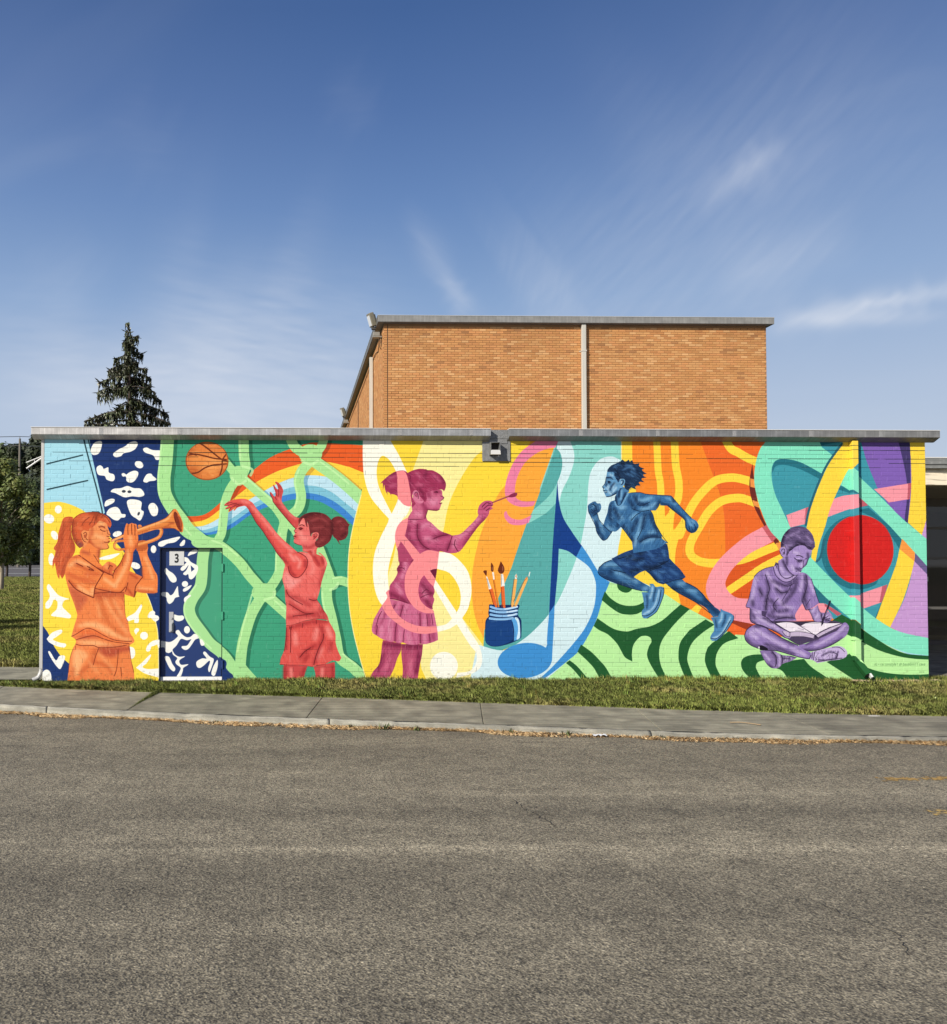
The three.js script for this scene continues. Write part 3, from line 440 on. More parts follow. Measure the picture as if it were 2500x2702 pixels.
    F('#e9716b', '1245,830 1270,800 1320,795 1342,815 1330,870 1290,905 1240,925 1225,910 1250,890'); L(dk, 6, '1265,830 1300,815 1320,825 1305,860 1270,885'); soft(5, () => E(d, [1285, 852, 20, 18]));
  }

  // ===== painter =====
  {
    const b = '#bd476c', l = '#e08aa6', d = '#8a254a', h = '#9f3156', hd = '#7a1f41', dk = '#681c39', CORAL = '#f98f92';
    on('c2');
    const legs = ['230,1380! 500,1430! 490,1540 440,1650 390,1800 300,1980! 30,1980! 80,1850 170,1740 200,1600 215,1450', '500,1440! 815,1440! 800,1600 770,1750 735,1980! 510,1980! 520,1800 500,1600'];
    F('#b44a6a', ...legs);
    within(legs, () => { soft(22, () => { L(hd, 60, '250,1440 480,1460', '540,1470 800,1480', '220,1600 150,1790', '770,1560 720,1850'); L('#d9708c', 50, '330,1650 240,1850', '640,1650 620,1900'); }); brush([l, d, hd], 260, [60, 1400, 810, 1950], 120, 10, 1.7, .2); });
    const skirt = '330,780! 280,800 210,880 150,980 95,1080 75,1170! 65,1240 90,1290! 130,1310! 180,1345 240,1375 320,1400 400,1405! 460,1425 520,1415! 600,1445 700,1450 775,1435! 850,1440 920,1425! 980,1405 1035,1380! 1030,1270 1000,1100 970,950! 900,900! 620,840!';
    const body = '475,0! 430,30! 450,120 470,270! 430,340 440,400 390,500 330,580 320,650 275,690 330,780! 440,800 600,850 800,900 960,930! 955,880 980,790 965,740 985,670 970,600! 1000,480 1020,335 1050,90! 1100,-20! 800,-60!';
    F('#cf6b8e', skirt);
    within([skirt], () => { soft(20, () => { L(l, 40, '230,960 200,1330', '330,1000 330,1380', '480,1250 470,1400', '600,1290 620,1430', '830,1100 840,1400', '560,880 540,1000', '450,830 400,930'); L(d, 26, '420,830 380,920', '520,870 480,1040', '770,990 780,1430', '420,1130 410,1400', '900,1000 920,1410', '130,1180 140,1300', '960,1200 980,1390', '270,960 200,1150'); }); brush([l, d, '#c05a80'], 380, [70, 800, 1030, 1440], 120, 9, 1.5, .2); L(dk, 7, '525,870 500,960 478,1040', '410,860 385,920', '430,1130 410,1260 405,1400', '545,1230 530,1320 525,1415', '775,1290 778,1430', '905,1290 920,1420', '870,1010 885,1170', '770,990 775,1170', '940,1010 960,1160', '210,960 160,1060 130,1180', '130,1300 150,1170'); });
    F('#b74a70', body);
    within([body], () => { soft(22, () => { L(l, 50, '530,120 560,300 500,480', '420,560 500,700', '830,600 860,760'); L(hd, 50, '470,20 480,250 450,380', '640,160 660,230', '340,700 600,830', '860,640 960,720', '800,560 860,620', '850,800 940,900', '700,0 760,100'); }); brush([l, d, hd], 360, [330, -20, 1000, 900], 90, 9, .8, .24); L(dk, 7, '435,330 500,320 540,340', '330,770 440,790 600,840', '800,700 860,640 900,660', '780,760 860,720 950,700'); });
    on('c1');
    const arm = '470,640! 520,560! 670,540! 690,660 740,700 840,790 940,830 985,850! 1080,830 1160,760 1230,690 1285,620 1280,570 1300,500 1360,450 1440,450 1460,490 1440,520 1465,530! 1420,560 1410,600 1370,660 1300,730 1230,820 1160,920 1110,990! 1060,1040 960,1055 840,1030 700,1015 600,1080! 430,860! 460,740';
    F('#c2547a', arm);
    within([arm], () => { soft(20, () => { L(l, 44, '620,760 700,720 800,790', '1000,980 1020,880', '1060,880 1200,760 1300,640', '560,620 540,700', '660,880 800,900'); L(hd, 36, '590,720 590,860 680,1000 860,1030', '760,880 880,840 960,830', '920,1020 960,930', '1130,960 1240,800 1360,660', '480,740 470,860 560,980'); }); brush([l, d, hd], 420, [430, 560, 1460, 1050], 70, 7, .3, .22); L(dk, 7, '580,720 580,860 640,960 720,1010', '770,885 850,855 930,840', '985,850 960,930 925,1030', '1050,1030 1010,960 1020,900', '475,660 560,665 660,655', '1330,520 1380,470 1430,480', '1350,540 1400,500 1450,500', '1380,560 1420,530'); });
    L('#8f3450', 14, '1450,468 1560,425 1640,395'); L('#c4784a', 6, '1460,458 1560,418 1640,388'); F('#8a2a4c', '1635,395 1680,362 1735,355 1730,390 1690,405 1645,405');
    // head
    const face = '520,560! 510,500! 560,300 700,330 850,320 870,380 888,410! 860,440 845,470 862,470! 850,510 835,545! 800,560 700,550! 670,660! 480,660!';
    F('#cb6485', face);
    within([face], () => { soft(18, () => { L(l, 46, '720,420 760,480 800,440', '560,600 620,600'); L(d, 34, '640,480 700,560 820,560', '680,560 670,660', '780,345 840,345', '700,350 720,400'); }); brush([l, d], 120, [500, 320, 880, 650], 60, 6, 1.1, .2); });
    L(dk, 8, '775,345 815,350', '840,478 862,472'); L(dk, 5, '835,545 800,560 700,550', '850,390 888,410 860,440', '700,550 670,650'); E(dk, [800, 342, 16, 10]);
    const hair = '460,125! 520,95 600,75 680,80! 700,90 760,95 840,140 890,200 910,250 905,300 890,335! 860,315 780,325 720,335 680,360 690,420! 670,460 640,430 600,380 580,330 540,330 520,400 560,480! 520,525! 508,440 495,330 480,220';
    F(h, hair); const pony = '470,125! 420,95 330,105 250,150 170,220 150,250! 175,240 180,325! 195,260 205,320 235,380! 230,340 260,360 285,410! 275,370 330,380 350,400! 420,490! 505,510! 505,400! 490,250!';
    F(h, pony);
    within([hair, pony], () => { soft(14, () => { L(hd, 34, '690,90 660,180', '860,170 900,260', '600,300 660,420', '330,120 220,200', '480,130 500,300'); L('#c96584', 24, '560,120 620,180', '760,140 840,220', '560,260 640,260', '240,190 320,160', '260,280 320,260'); }); brush([hd, '#cc6a88', '#93304f'], 280, [150, 80, 900, 470], 80, 7, .5, .35); });
    F('#d67a97', '525,380 530,340 560,325 590,345 605,410 620,450 650,440 640,470 600,475 550,440'); L(dk, 6, '545,370 565,345 585,370 590,420', '550,380 570,400'); E('#b34c70', [568, 380, 14, 24]);
    // the clef where it crosses her
    F(CORAL, '335,105! 425,95! 460,160 490,300 505,400 508,510! 470,510 420,490 380,450 350,400 345,200', '475,640! 400,680 345,750 320,850 330,960 350,1000! 385,910! 600,1080! 432,862! 460,740');
    F(CREAM, '375,430! 390,470 410,505! 380,480');
    on('c2');
    F(CORAL, '440,-40! 545,0! 510,-50! 625,-30! 740,140! 755,140! 800,100 900,65 1050,90! 1020,335! 915,365! 1000,480! 970,600! 900,530 830,430! 780,500 750,600 750,700 780,800 850,880 960,945! 975,985! 850,985 720,930 620,820 560,700 545,550 560,420 610,310 685,200! 600,90', '310,640! 270,690! 290,760 210,880! 280,1000 400,1110 560,1220 700,1275 850,1290 1030,1265! 1010,1180! 800,1180 640,1140 500,1060 400,950 340,820');
    on('c1'); F(CORAL, '372,905! 430,850! 560,1000 640,1100! 540,1130!'); F('#b04568', '352,995! 386,915! 540,1120! 480,1160! 360,1150!'); F(CORAL, '383,900! 432,860! 605,1085! 560,1150! 525,1120!');
    on('c2'); F(dk, '915,365! 960,345 1020,337! 995,485!');
  }

  // ===== runner =====
  {
    const b = '#33679a', l = '#84b9dc', d = '#122b4d', h = '#17304f', hd = '#0c1c33', dk = '#0d213c', ll = '#b9dcf0';
    on('d2');
    // back leg, front leg, shoes
    const legB = '880,590! 1110,545! 1160,590 1290,660 1370,730 1410,790 1440,820 1500,880 1570,930 1570,990! 1490,1010! 1450,960 1390,890 1280,830 1160,760 1060,710 990,670 940,620', legF = '250,310! 160,350 95,410 85,460 110,500 190,550 320,600 500,660 620,690 700,700! 720,640! 650,600 520,520! 400,440 300,340';
    F('#285583', legB, legF);
    within([legB, legF], () => { soft(18, () => { L(l, 36, '160,390 230,360 300,380', '300,470 420,500 560,580', '1060,600 1140,600', '1180,680 1280,700', '640,665 690,650'); L(d, 36, '120,490 260,560 500,640', '1000,640 1180,750 1400,880', '1380,780 1480,900 1550,960', '400,450 520,530', '230,470 260,440'); L('#5a90bd', 26, '1220,700 1340,790', '330,520 480,600'); }); brush([l, d, '#4b80b0'], 380, [90, 310, 1570, 1000], 80, 8, .5, .24); L(dk, 7, '990,640 1020,670 1050,660', '280,440 340,450 420,470'); });
    L(dk, 6, '85,460 110,500 190,550 320,600 500,660 620,690', '940,620 1060,710 1280,830 1450,960', '1160,590 1290,660 1410,790 1500,880', '95,410 160,350 240,315');
    const sh1 = '620,705! 690,705! 725,640 710,605! 760,605 790,640 850,635 890,650! 885,740 855,820 820,910 770,970 690,1020 640,1020 620,980 625,930 650,900! 640,800', sh2 = '1462,1015! 1545,1000! 1575,950 1580,905! 1620,930 1700,960 1740,990! 1735,1050 1700,1110 1650,1180 1600,1240 1540,1290 1480,1298 1455,1265 1470,1220 1500,1180! 1500,1100';
    F('#4f86b4', sh1, sh2);
    within([sh1, sh2], () => { soft(9, () => { L(ll, 18, '750,640 745,700 720,780', '830,680 810,780 770,880 700,950', '1600,960 1590,1030 1560,1080', '1700,1010 1660,1100 1600,1200 1530,1260', '640,980 700,940', '1480,1270 1530,1250'); L(d, 14, '790,660 770,740 760,820', '680,740 690,830 680,900', '1640,980 1630,1050 1600,1120', '1520,1040 1530,1130'); }); brush([l, d], 140, [620, 610, 1740, 1290], 40, 6, 1.3, .25); L(dk, 6, '690,705 725,640', '620,990 690,990 770,930 830,820 855,680', '1460,1265 1530,1270 1620,1190 1700,1050', '1545,1000 1580,930'); }); L(dk, 5, '890,650 885,740 820,910 770,970 690,1022', '1740,990 1735,1050 1650,1180 1540,1290');
    const sho = '520,180! 620,150 720,120 850,95 930,120! 945,200 955,290! 1010,350 1090,430 1155,520! 1120,545! 1000,570 880,610! 800,580 720,490 660,440! 590,470 515,525! 440,480 330,380 248,300! 340,250 430,210';
    F('#1c3c6d', sho);
    within([sho], () => { soft(16, () => { L('#4d7db0', 24, '440,260 560,290', '580,190 640,180 700,190', '700,230 760,280', '330,330 460,380', '560,380 640,340', '800,470 900,450', '880,200 900,280', '960,430 1060,500', '760,440 860,540'); L(hd, 32, '560,200 600,240 640,210', '520,310 640,300', '640,400 760,400 900,340', '480,450 600,430', '690,460 800,570', '440,290 500,250'); }); brush(['#5c8dbf', hd, '#2f5c96'], 420, [250, 100, 1150, 600], 70, 8, .3, .28); L(hd, 7, '945,320 820,390 660,440', '720,440 860,400', '880,605 1000,568 1140,535', '330,300 430,270', '600,160 560,200 540,180'); });
    on('d1');
    // far arm
    const armF = '480,690! 410,720 380,790 365,880 330,980 305,1070! 280,1060 240,990 215,920 210,890! 250,860 270,800 255,745 210,740 180,712 140,720 90,750 70,780 78,870 110,935 150,990 180,1080 200,1170 240,1240 300,1305! 360,1280 440,1165! 500,1165 580,1080 620,900';
    F('#31618f', armF);
    within([armF], () => { soft(18, () => { L(l, 30, '160,780 130,800', '180,960 260,1080 300,1180', '360,1080 400,1130 460,1140', '230,800 250,780'); L(d, 40, '110,880 190,880 220,850', '420,760 400,920 440,1010', '200,1010 230,1180 300,1290', '520,1080 560,980', '180,830 210,790'); }); brush([l, d], 260, [70, 710, 560, 1300], 60, 7, 1, .28); L(dk, 7, '305,1070 360,1130 420,1180', '120,830 150,860 200,840', '110,770 150,760 190,790', '100,800 140,790', '150,740 170,780', '210,890 150,930'); });
    L(dk, 6, '70,780 78,870 110,935 180,1080 200,1170 240,1240 300,1305 360,1280 440,1165', '210,890 240,990 305,1070');
    // far-back arm
    const armB = '1150,610! 1330,625 1390,690 1460,770 1560,880 1640,960 1720,1010 1755,1080 1735,1140 1700,1180 1650,1192 1590,1160 1555,1100 1545,1000 1460,920 1370,850 1280,775! 1170,770!';
    F(b, armB);
    within([armB], () => { soft(16, () => { L(l, 28, '1250,650 1330,680 1400,760', '1580,960 1620,1040 1660,1100', '1650,1000 1700,1040'); L(d, 34, '1300,770 1460,910 1550,1000', '1570,1120 1650,1180 1730,1120', '1360,660 1380,720', '1180,740 1280,770'); }); brush([l, d], 220, [1150, 610, 1750, 1190], 60, 7, .8, .26); L(dk, 6, '1650,1090 1660,1150', '1690,1060 1710,1120', '1610,1080 1620,1140', '1550,1010 1570,1090'); });
    L(dk, 6, '1330,625 1390,690 1460,770 1560,880 1640,960', '1280,775 1370,850 1460,920 1545,1000 1555,1100 1590,1160 1650,1192');
    // shirt
    const shirt = '480,690! 540,660! 640,590! 720,580! 860,575 960,600 1100,605 1190,620! 1180,690 1150,780 1100,850! 1020,850! 1060,920 1095,1050! 1150,1140 1190,1220 1195,1275! 1285,1345! 1250,1350! 1200,1390! 1100,1440! 760,1500! 740,1320! 640,1180 570,1090 500,1010 450,900 430,780';
    F('#386b9b', shirt);
    within([shirt], () => { soft(20, () => { L(l, 44, '820,690 900,700 1040,650', '880,830 1000,800 1100,740', '520,900 600,980', '770,1340 830,1200 900,960', '900,1330 1100,1270', '720,980 800,900', '640,800 560,820', '1000,1200 1100,1160'); L(d, 50, '780,640 840,740 980,760', '1010,890 1080,1060 1140,1180', '600,1080 700,1220 760,1330', '820,1000 740,1160', '860,1320 1000,1240 1170,1250', '460,820 540,960', '1120,820 1170,700', '940,900 900,1120', '700,700 780,820'); L(ll, 18, '500,740 540,790 600,780', '780,1400 800,1300'); }); brush([l, d, '#5a8ebc', '#2d5785'], 620, [440, 580, 1280, 1390], 90, 9, 1.9, .24); L(dk, 7, '860,1330 1000,1260 1180,1260', '820,760 900,770 1010,720', '1195,625 1175,720 1110,850', '740,820 860,860 1000,850', '730,1000 800,920 870,880', '820,1290 900,1120'); });
    L(dk, 6, '720,580 860,575 960,600 1190,620 1330,625', '570,1090 640,1180 740,1320', '1020,850 1060,920 1095,1050 1190,1220 1285,1345');
    // neck and collar
    F('#477aa6', '480,640! 560,480! 640,500! 700,560! 640,600! 600,700 560,760 520,770 480,720');
    within(['480,640! 560,480! 640,500! 700,560! 640,600! 600,700 560,760 520,770 480,720'], () => { soft(12, () => { L(d, 40, '490,640 500,740', '560,500 540,640', '640,590 590,720'); L(l, 26, '580,540 570,680'); }); });
    L('#6b9fc6', 26, '480,720 500,775 540,790 590,760 640,660 680,590'); L(dk, 6, '490,700 520,768 560,760 600,700 650,600');
    // head
    const face = '360,260! 345,340 335,400 320,450 285,490! 300,515 330,520 305,540 320,570 315,580 350,640! 420,630 500,590 560,500 550,380 460,270';
    F('#6096bf', face);
    within([face], () => { soft(12, () => { L(ll, 26, '400,300 440,320', '370,470 380,540 400,590', '470,440 440,520', '500,500 420,600'); L(d, 24, '470,430 430,480 400,540', '350,350 420,350', '520,560 440,620', '380,410 400,440', '340,470 360,440', '330,420 340,390'); }); brush([ll, d, '#4b80b0'], 110, [300, 270, 560, 640], 40, 6, 1.2, .22); });
    L(dk, 10, '350,350 400,345 450,375', '365,400 400,405 420,425'); E(hd, [388, 418, 16, 16]); L(dk, 8, '310,545 345,555 360,550', '290,490 310,515', '335,580 355,575', '350,640 420,630 500,590'); L(dk, 5, '345,340 335,400 320,450 285,490', '305,520 300,540 320,570'); L(ll, 6, '345,500 345,520', '320,562 360,566');
    F(h, '360,260! 370,220 420,165 500,130 560,100 620,108 660,98 720,120 770,135 830,160 870,200 930,295! 905,290 920,330! 890,360 885,400! 840,425 800,485! 750,490 700,520 695,550! 640,520 620,470 600,380 560,370 530,420 500,370 470,320 460,270');
    F(h, '700,110! 740,80! 760,130!', '780,140! 850,130! 840,180!', '850,180! 930,215! 870,230!', '880,240! 965,290! 890,300!', '880,310! 960,345! 885,360!', '870,370! 930,420! 850,410!', '830,410! 870,470! 790,470!', '780,470! 800,530! 730,500!', '560,105! 590,70! 640,110!', '640,108! 690,72! 710,120!');
    within(['360,260! 370,220 420,165 500,130 560,100 660,98 770,135 870,200 930,295! 890,360 840,425 800,485! 695,550! 620,470 600,380 530,420 470,320 460,270'], () => { soft(12, () => { L('#4d7cab', 22, '600,230 700,190 780,220', '660,290 760,330', '460,190 540,150', '720,250 800,300', '640,160 740,170'); L(hd, 34, '500,260 560,330', '680,480 640,430', '820,250 860,330', '540,140 620,130'); }); brush(['#5b8ab8', hd, '#2d5380', '#16304f'], 260, [370, 110, 920, 530], 80, 8, .5, .38); });
    F('#6ea3ca', '548,420 560,380 595,365 628,380 630,430 600,490 560,510 545,490 560,450'); L(dk, 7, '570,400 600,385 612,410 590,450 570,460'); E('#9cc3db', [582, 418, 14, 22, .3]); soft(4, () => L(d, 10, '598,400 590,450'));
  }

  // ===== reader =====
  {
    const b = '#937ab5', l = '#c9b4de', d = '#4b3c60', dk = '#2a2038', h = '#5d4d74', ll = '#eadff0';
    on('e2');
    // far leg and shoes
    const legR = '980,880 1100,850 1220,790 1300,750 1400,690 1520,630 1640,560 1690,520! 1740,510 1790,570 1785,640 1740,730 1640,800 1500,880 1350,940 1200,970 1050,960', legL = '260,545 350,540 430,590 540,660 700,760 850,830 960,880 1060,950 1160,990 1175,1040 1150,1100 1080,1100 980,1070 800,1020 620,970 430,960 320,930 200,880 115,800 95,720 130,630';
    F(l, '1180,990! 1300,960 1500,910 1620,890 1720,930 1765,1000 1740,1070 1640,1110 1480,1130 1280,1170! 1220,1130 1160,1110!');
    within(['1180,990! 1300,960 1500,910 1620,890 1720,930 1765,1000 1740,1070 1640,1110 1480,1130 1280,1170! 1220,1130 1160,1110!'], () => { soft(10, () => { L(d, 20, '1350,1050 1450,1000 1560,990', '1260,1110 1400,1120 1600,1090', '1620,980 1580,1080', '1200,1000 1190,1090'); }); brush([d, ll, dk], 180, [1240, 950, 1620, 1120], 40, 6, 1.9, .4); L(dk, 7, '1235,990 1215,1120', '1540,1000 1610,1030 1580,1090', '1260,1150 1450,1120 1680,1090', '1520,910 1640,915 1720,985'); });
    F(b, legR);
    within([legR], () => { soft(16, () => { L(l, 40, '1240,880 1440,790 1640,650 1730,570'); L(d, 36, '1060,950 1240,960 1480,880 1680,770', '1300,770 1100,860'); }); brush([l, d], 200, [980, 520, 1790, 970], 90, 9, 2.7, .2); });
    L(dk, 7, '1050,960 1200,970 1350,940 1500,880 1640,800', '1690,525 1560,600 1400,690 1260,770');
    const shoeL = '340,970! 420,960 560,970 650,1010 720,1040 840,1050 950,1080! 840,1140 720,1180 640,1250 540,1250 470,1200 410,1110';
    F('#8a74a6', shoeL);
    within([shoeL], () => { soft(12, () => { L(d, 30, '540,990 600,1070 610,1180', '700,1040 690,1160', '470,1190 550,1240'); L(l, 34, '620,1010 670,1080 660,1220', '420,1020 500,1120'); }); brush([d, ll], 120, [720, 1030, 850, 1180], 40, 6, 1.5, .4); brush([l, d], 90, [350, 970, 700, 1240], 60, 8, 1, .2); L(dk, 8, '540,980 600,1050 615,1150 590,1230', '690,1040 715,1110 700,1200', '340,970 410,1110 470,1200 540,1250', '840,1060 950,1080', '720,1100 840,1100'); });
    F(b, legL);
    within([legL], () => { soft(20, () => { L(l, 56, '180,680 300,640 420,720 560,800 760,900', '860,930 1080,1040', '220,720 300,760'); L(d, 46, '110,760 200,860 330,910 620,970', '500,640 720,770 900,870', '440,860 620,920 900,1030', '260,560 340,570'); }); brush([l, d, '#b39acb'], 320, [100, 550, 1170, 1100], 100, 10, .5, .2); });
    L(dk, 8, '95,720 115,800 200,880 320,930', '430,960 620,970 800,1020 980,1070 1150,1100', '430,590 540,660 700,760 850,830 960,880', '1175,1040 1150,1100', '95,720 130,630 200,570'); F('#1d1824', '320,890! 380,880 470,930 460,960 350,960!'); E(ll, [330, 915, 12, 18]);
    F('#3d3444', '820,745! 960,740 1220,770! 1290,760! 1180,810 1000,870 940,860 800,780!');
    // torso (e1 sheet above, joins e2)
    F(d, '170,230! 470,230! 600,540! 300,420! 190,400!', '230,480! 560,500! 680,660! 430,600! 300,560!'); on('e1'); F(d, '600,700! 960,850! 940,960! 640,980! 560,800!');
    const shirt = '620,740! 560,770 430,800 310,870 250,940 220,1040 190,1180 160,1300 118,1420! 180,1440 300,1480! 460,1500! 440,1620 580,1660! 940,1650! 920,1550 1030,1370! 1090,1470! 1200,1440 1310,1360! 1260,1230 1210,1060 1180,970 1100,890 1030,860! 900,930 780,960';
    F(b, shirt);
    within([shirt], () => {
      soft(20, () => { L(l, 46, '270,960 240,1180 200,1360', '540,1010 640,1120 720,1200', '1030,900 1040,1000 1000,1160', '620,1280 760,1420 880,1440', '1140,1000 1230,1200', '450,860 520,980', '620,1560 860,1580'); L(d, 52, '460,1000 490,1120 450,1300 440,1480', '560,1000 760,1080 900,1000', '600,1130 700,1200 860,1140', '1080,920 1090,1100 1040,1340', '940,960 900,1160 720,1380', '500,1300 600,1420 540,1520', '1080,1300 1100,1440', '220,1330 230,1400', '340,1130 380,1240', '480,1560 620,1600 880,1590', '640,1500 800,1480'); L(dk, 22, '470,1250 440,1440', '1040,1330 1100,1180'); });
      brush([l, d, '#b49ccc', '#75628c'], 700, [130, 760, 1300, 1650], 100, 10, 1.3, .24);
      L(dk, 8, '430,900 480,1050 500,1140 460,1260', '1100,920 1110,1080 1050,1280', '620,1130 690,1195 780,1180', '640,1290 560,1400 620,1500', '460,1280 440,1480', '580,1640 740,1600 920,1610'); L(dk, 6, '330,1140 380,1230', '860,1060 780,1200 700,1330', '1160,1300 1100,1400', '700,1060 800,1090 900,1040');
    });
    L(dk, 6, '190,1180 160,1300 118,1420 180,1440', '250,940 310,870 430,800 560,770', '1180,970 1210,1060 1260,1230 1310,1360');
    // neck, collar
    F('#a08abd', '640,680! 760,600! 900,900! 830,945 760,960 690,920 650,830');
    soft(12, () => { L(d, 44, '720,680 780,800 880,890'); L(l, 30, '680,780 720,860', '740,930 840,930'); }); L(dk, 8, '640,720 650,830 700,930 780,965 870,930 920,905');
    L('#b29bca', 40, '590,780 640,900 740,985 830,980 920,930'); L(dk, 7, '560,780 600,910 720,1015 830,1010 940,925', '600,740 620,800');
    // head
    const face = '730,600! 760,420 900,380 1010,370 1110,430 1200,470! 1160,600 1130,660 1100,740 1040,800! 1010,860 960,905 900,910 820,850 760,740';
    F('#a58cc4', face);
    within([face], () => { soft(14, () => { L(l, 44, '900,540 980,560', '860,760 900,840', '1030,700 1020,780'); L(d, 40, '1120,560 1130,680 1060,800', '960,680 1020,680', '930,800 1000,830', '780,620 780,740'); }); brush([l, d], 120, [750, 450, 1190, 900], 60, 7, 1.2, .18); });
    L(dk, 13, '935,595 980,590 1045,620'); L(dk, 8, '905,630 940,660 1000,675 1030,665', '1080,650 1100,640', '930,845 970,865 1010,850', '985,790 1010,800'); L(dk, 6, '1060,660 1045,740 1050,780 1020,800', '760,740 820,850 900,910 960,905', '1130,650 1100,740', '960,690 990,700'); L(l, 8, '940,640 990,640', '940,860 1000,865');
    const hair = '680,460! 685,370 720,270 790,180 880,130 1000,115 1100,150 1180,230 1220,320 1240,445! 1200,500! 1130,490 1080,440 1010,425 920,450 860,500 820,530 790,600! 770,580 775,500 740,450';
    F(h, hair);
    within([hair], () => { soft(14, () => { L(dk, 40, '700,440 720,300 800,190', '860,500 1000,410 1180,480', '800,560 860,460', '940,380 1080,420'); L('#9c86b4', 34, '780,300 860,260 980,200', '800,420 860,420', '1100,260 1180,380', '900,240 1000,300', '760,420 800,480'); }); brush(['#a792bf', dk, '#54456a', '#8672a0'], 260, [690, 120, 1230, 560], 90, 9, .4, .34); });
    F('#a890c4', '665,520 680,465 720,450 760,475 775,530 760,610 720,620 690,590'); L(dk, 7, '690,520 715,485 745,500 740,570', '720,540 740,545 715,575'); L(dk, 6, '665,520 690,590 720,620');
    // arms, book, hand, pen
    on('e2');
    F('#4c3f5c', '560,480! 960,490! 1560,480! 1700,520! 1600,640! 1290,780! 980,880! 780,760! 620,600!');
    const armL = '185,270! 290,290! 370,320! 380,390 460,430 560,520 680,600 780,650 830,680! 850,745! 810,770 740,750 660,690 540,630 380,560 240,520 185,460';
    F('#a48cc0', armL);
    within([armL], () => { soft(16, () => { L(l, 40, '270,340 340,340', '300,430 440,500 640,620', '760,690 820,720'); L(d, 34, '200,300 200,460 280,520', '400,430 540,510', '540,620 720,740', '230,380 260,440'); }); brush([l, d], 200, [190, 280, 840, 760], 70, 8, .6, .22); });
    L(dk, 8, '185,280 185,460 240,520 380,560 540,630 660,690 740,750 810,770', '380,390 460,430 560,520');
    F('#3b3144', '580,500! 700,490 960,500! 1230,490! 1540,500! 1640,520! 1000,560! 600,540!');
    F('#f1e6ef', '600,525! 740,505 880,515 1000,570! 1100,520 1240,505 1450,520 1660,520! 1500,580 1340,650 1260,710! 1200,690! 1000,660 830,660! 740,610');
    F('#c9b7d0', '830,665! 1000,660 1180,690 1240,730! 1220,770! 1050,740 900,740 835,740!', '1260,715! 1400,640 1560,570 1680,530! 1660,560! 1500,640 1360,710 1285,755!', '705,650! 780,650 830,690! 830,740! 760,720!');
    L(dk, 6, '600,525 700,590 790,650', '1000,570 1120,640 1240,720', '830,665 1000,660 1180,690 1235,720', '1260,712 1360,645 1500,580', '835,670 830,740', '1235,770 1290,750', '850,740 1050,740 1225,772', '705,650 760,720 830,745'); L('#8f7f98', 5, '1000,565 1080,585', '960,600 1050,620', '920,640 1060,630'); F(dk, '1205,755! 1250,715! 1285,745!');
    const armR = '1120,290! 1200,280 1310,210! 1290,240 1330,340 1400,350! 1470,340 1515,390 1510,450 1470,500 1400,510 1340,490 1300,500 1220,480 1190,420 1160,350';
    F('#9f88bb', armR);
    within([armR], () => { soft(12, () => { L(l, 34, '1230,270 1200,330', '1280,380 1250,440', '1430,400 1490,430'); L(d, 30, '1150,330 1210,470', '1340,360 1360,470', '1300,260 1330,340', '1400,460 1480,480'); }); brush([l, d, ll], 170, [1120, 250, 1510, 510], 50, 7, 2.2, .28); L(dk, 7, '1120,290 1160,350 1190,420 1220,480', '1400,440 1460,400', '1400,470 1480,440', '1400,490 1470,480', '1340,380 1355,470', '1290,240 1330,340'); });
    L('#2c2238', 30, '1485,165 1440,290 1390,420 1370,470'); F('#2c2238', '1350,480! 1385,475! 1375,530! 1338,572!'); L('#8d7b9c', 8, '1400,410 1440,300');
    on('e1'); L(dk, 8, '1040,1340 1090,1470 1160,1460');
  }

  // ----- the painters' line of writing in the corner -----
  on('e3');
  {
    const p = at(265, 355), q = at(1575, 355); ctx.save(); ctx.translate(...p); ctx.rotate(Math.atan2(q[1] - p[1], q[0] - p[0])); ctx.fillStyle = '#4f7f4a'; ctx.font = `italic ${px(92)}px sans-serif`;
    const t = 'iG • racconstyle1 @ baubbm11 cava', w = ctx.measureText(t).width; ctx.scale((q[0] - p[0]) / w, 1); ctx.fillText(t, 0, 0); ctx.restore();
    const s = at(1415, 540), e = at(1550, 540); ctx.save(); ctx.translate(...s); ctx.fillStyle = '#7ea56c'; ctx.font = `${px(62)}px sans-serif`; ctx.scale((e[0] - s[0]) / ctx.measureText('2024').width, 1); ctx.fillText('2024', 0, 0); ctx.restore();
  }
  return { on, F, L, E, at, px, soft, brush, rnd };
}

// =====================================================================
// GROUND
// =====================================================================
const curve = (pts) => (x) => {
  let i = 0; while (i < pts.length - 2 && pts[i + 1][0] < x) i++;
  const p = (k) => pts[clamp(k, 0, pts.length - 1)], [a, b, c, d] = [p(i - 1), p(i), p(i + 1), p(i + 2)], t = clamp((x - b[0]) / (c[0] - b[0]));
  const m1 = (c[1] - a[1]) / (c[0] - a[0] || 1) * (c[0] - b[0]), m2 = (d[1] - b[1]) / (d[0] - b[0] || 1) * (c[0] - b[0]), t2 = t * t, t3 = t2 * t;
  return (2 * t3 - 3 * t2 + 1) * b[1] + (t3 - 2 * t2 + t) * m1 + (-2 * t3 + 3 * t2) * c[1] + (t3 - t2) * m2;
};
const kerbZ = curve([[-60, -22], [-12, -2.9], [-6, -0.35], [-3, 0.78], [0, 1.83], [2, 2.45], [4, 2.97], [6, 3.42], [8, 3.90], [9.2, 4.10], [11, 4.29], [14, 4.5], [20, 4.75], [80, 6]]);   // the kerb's road side
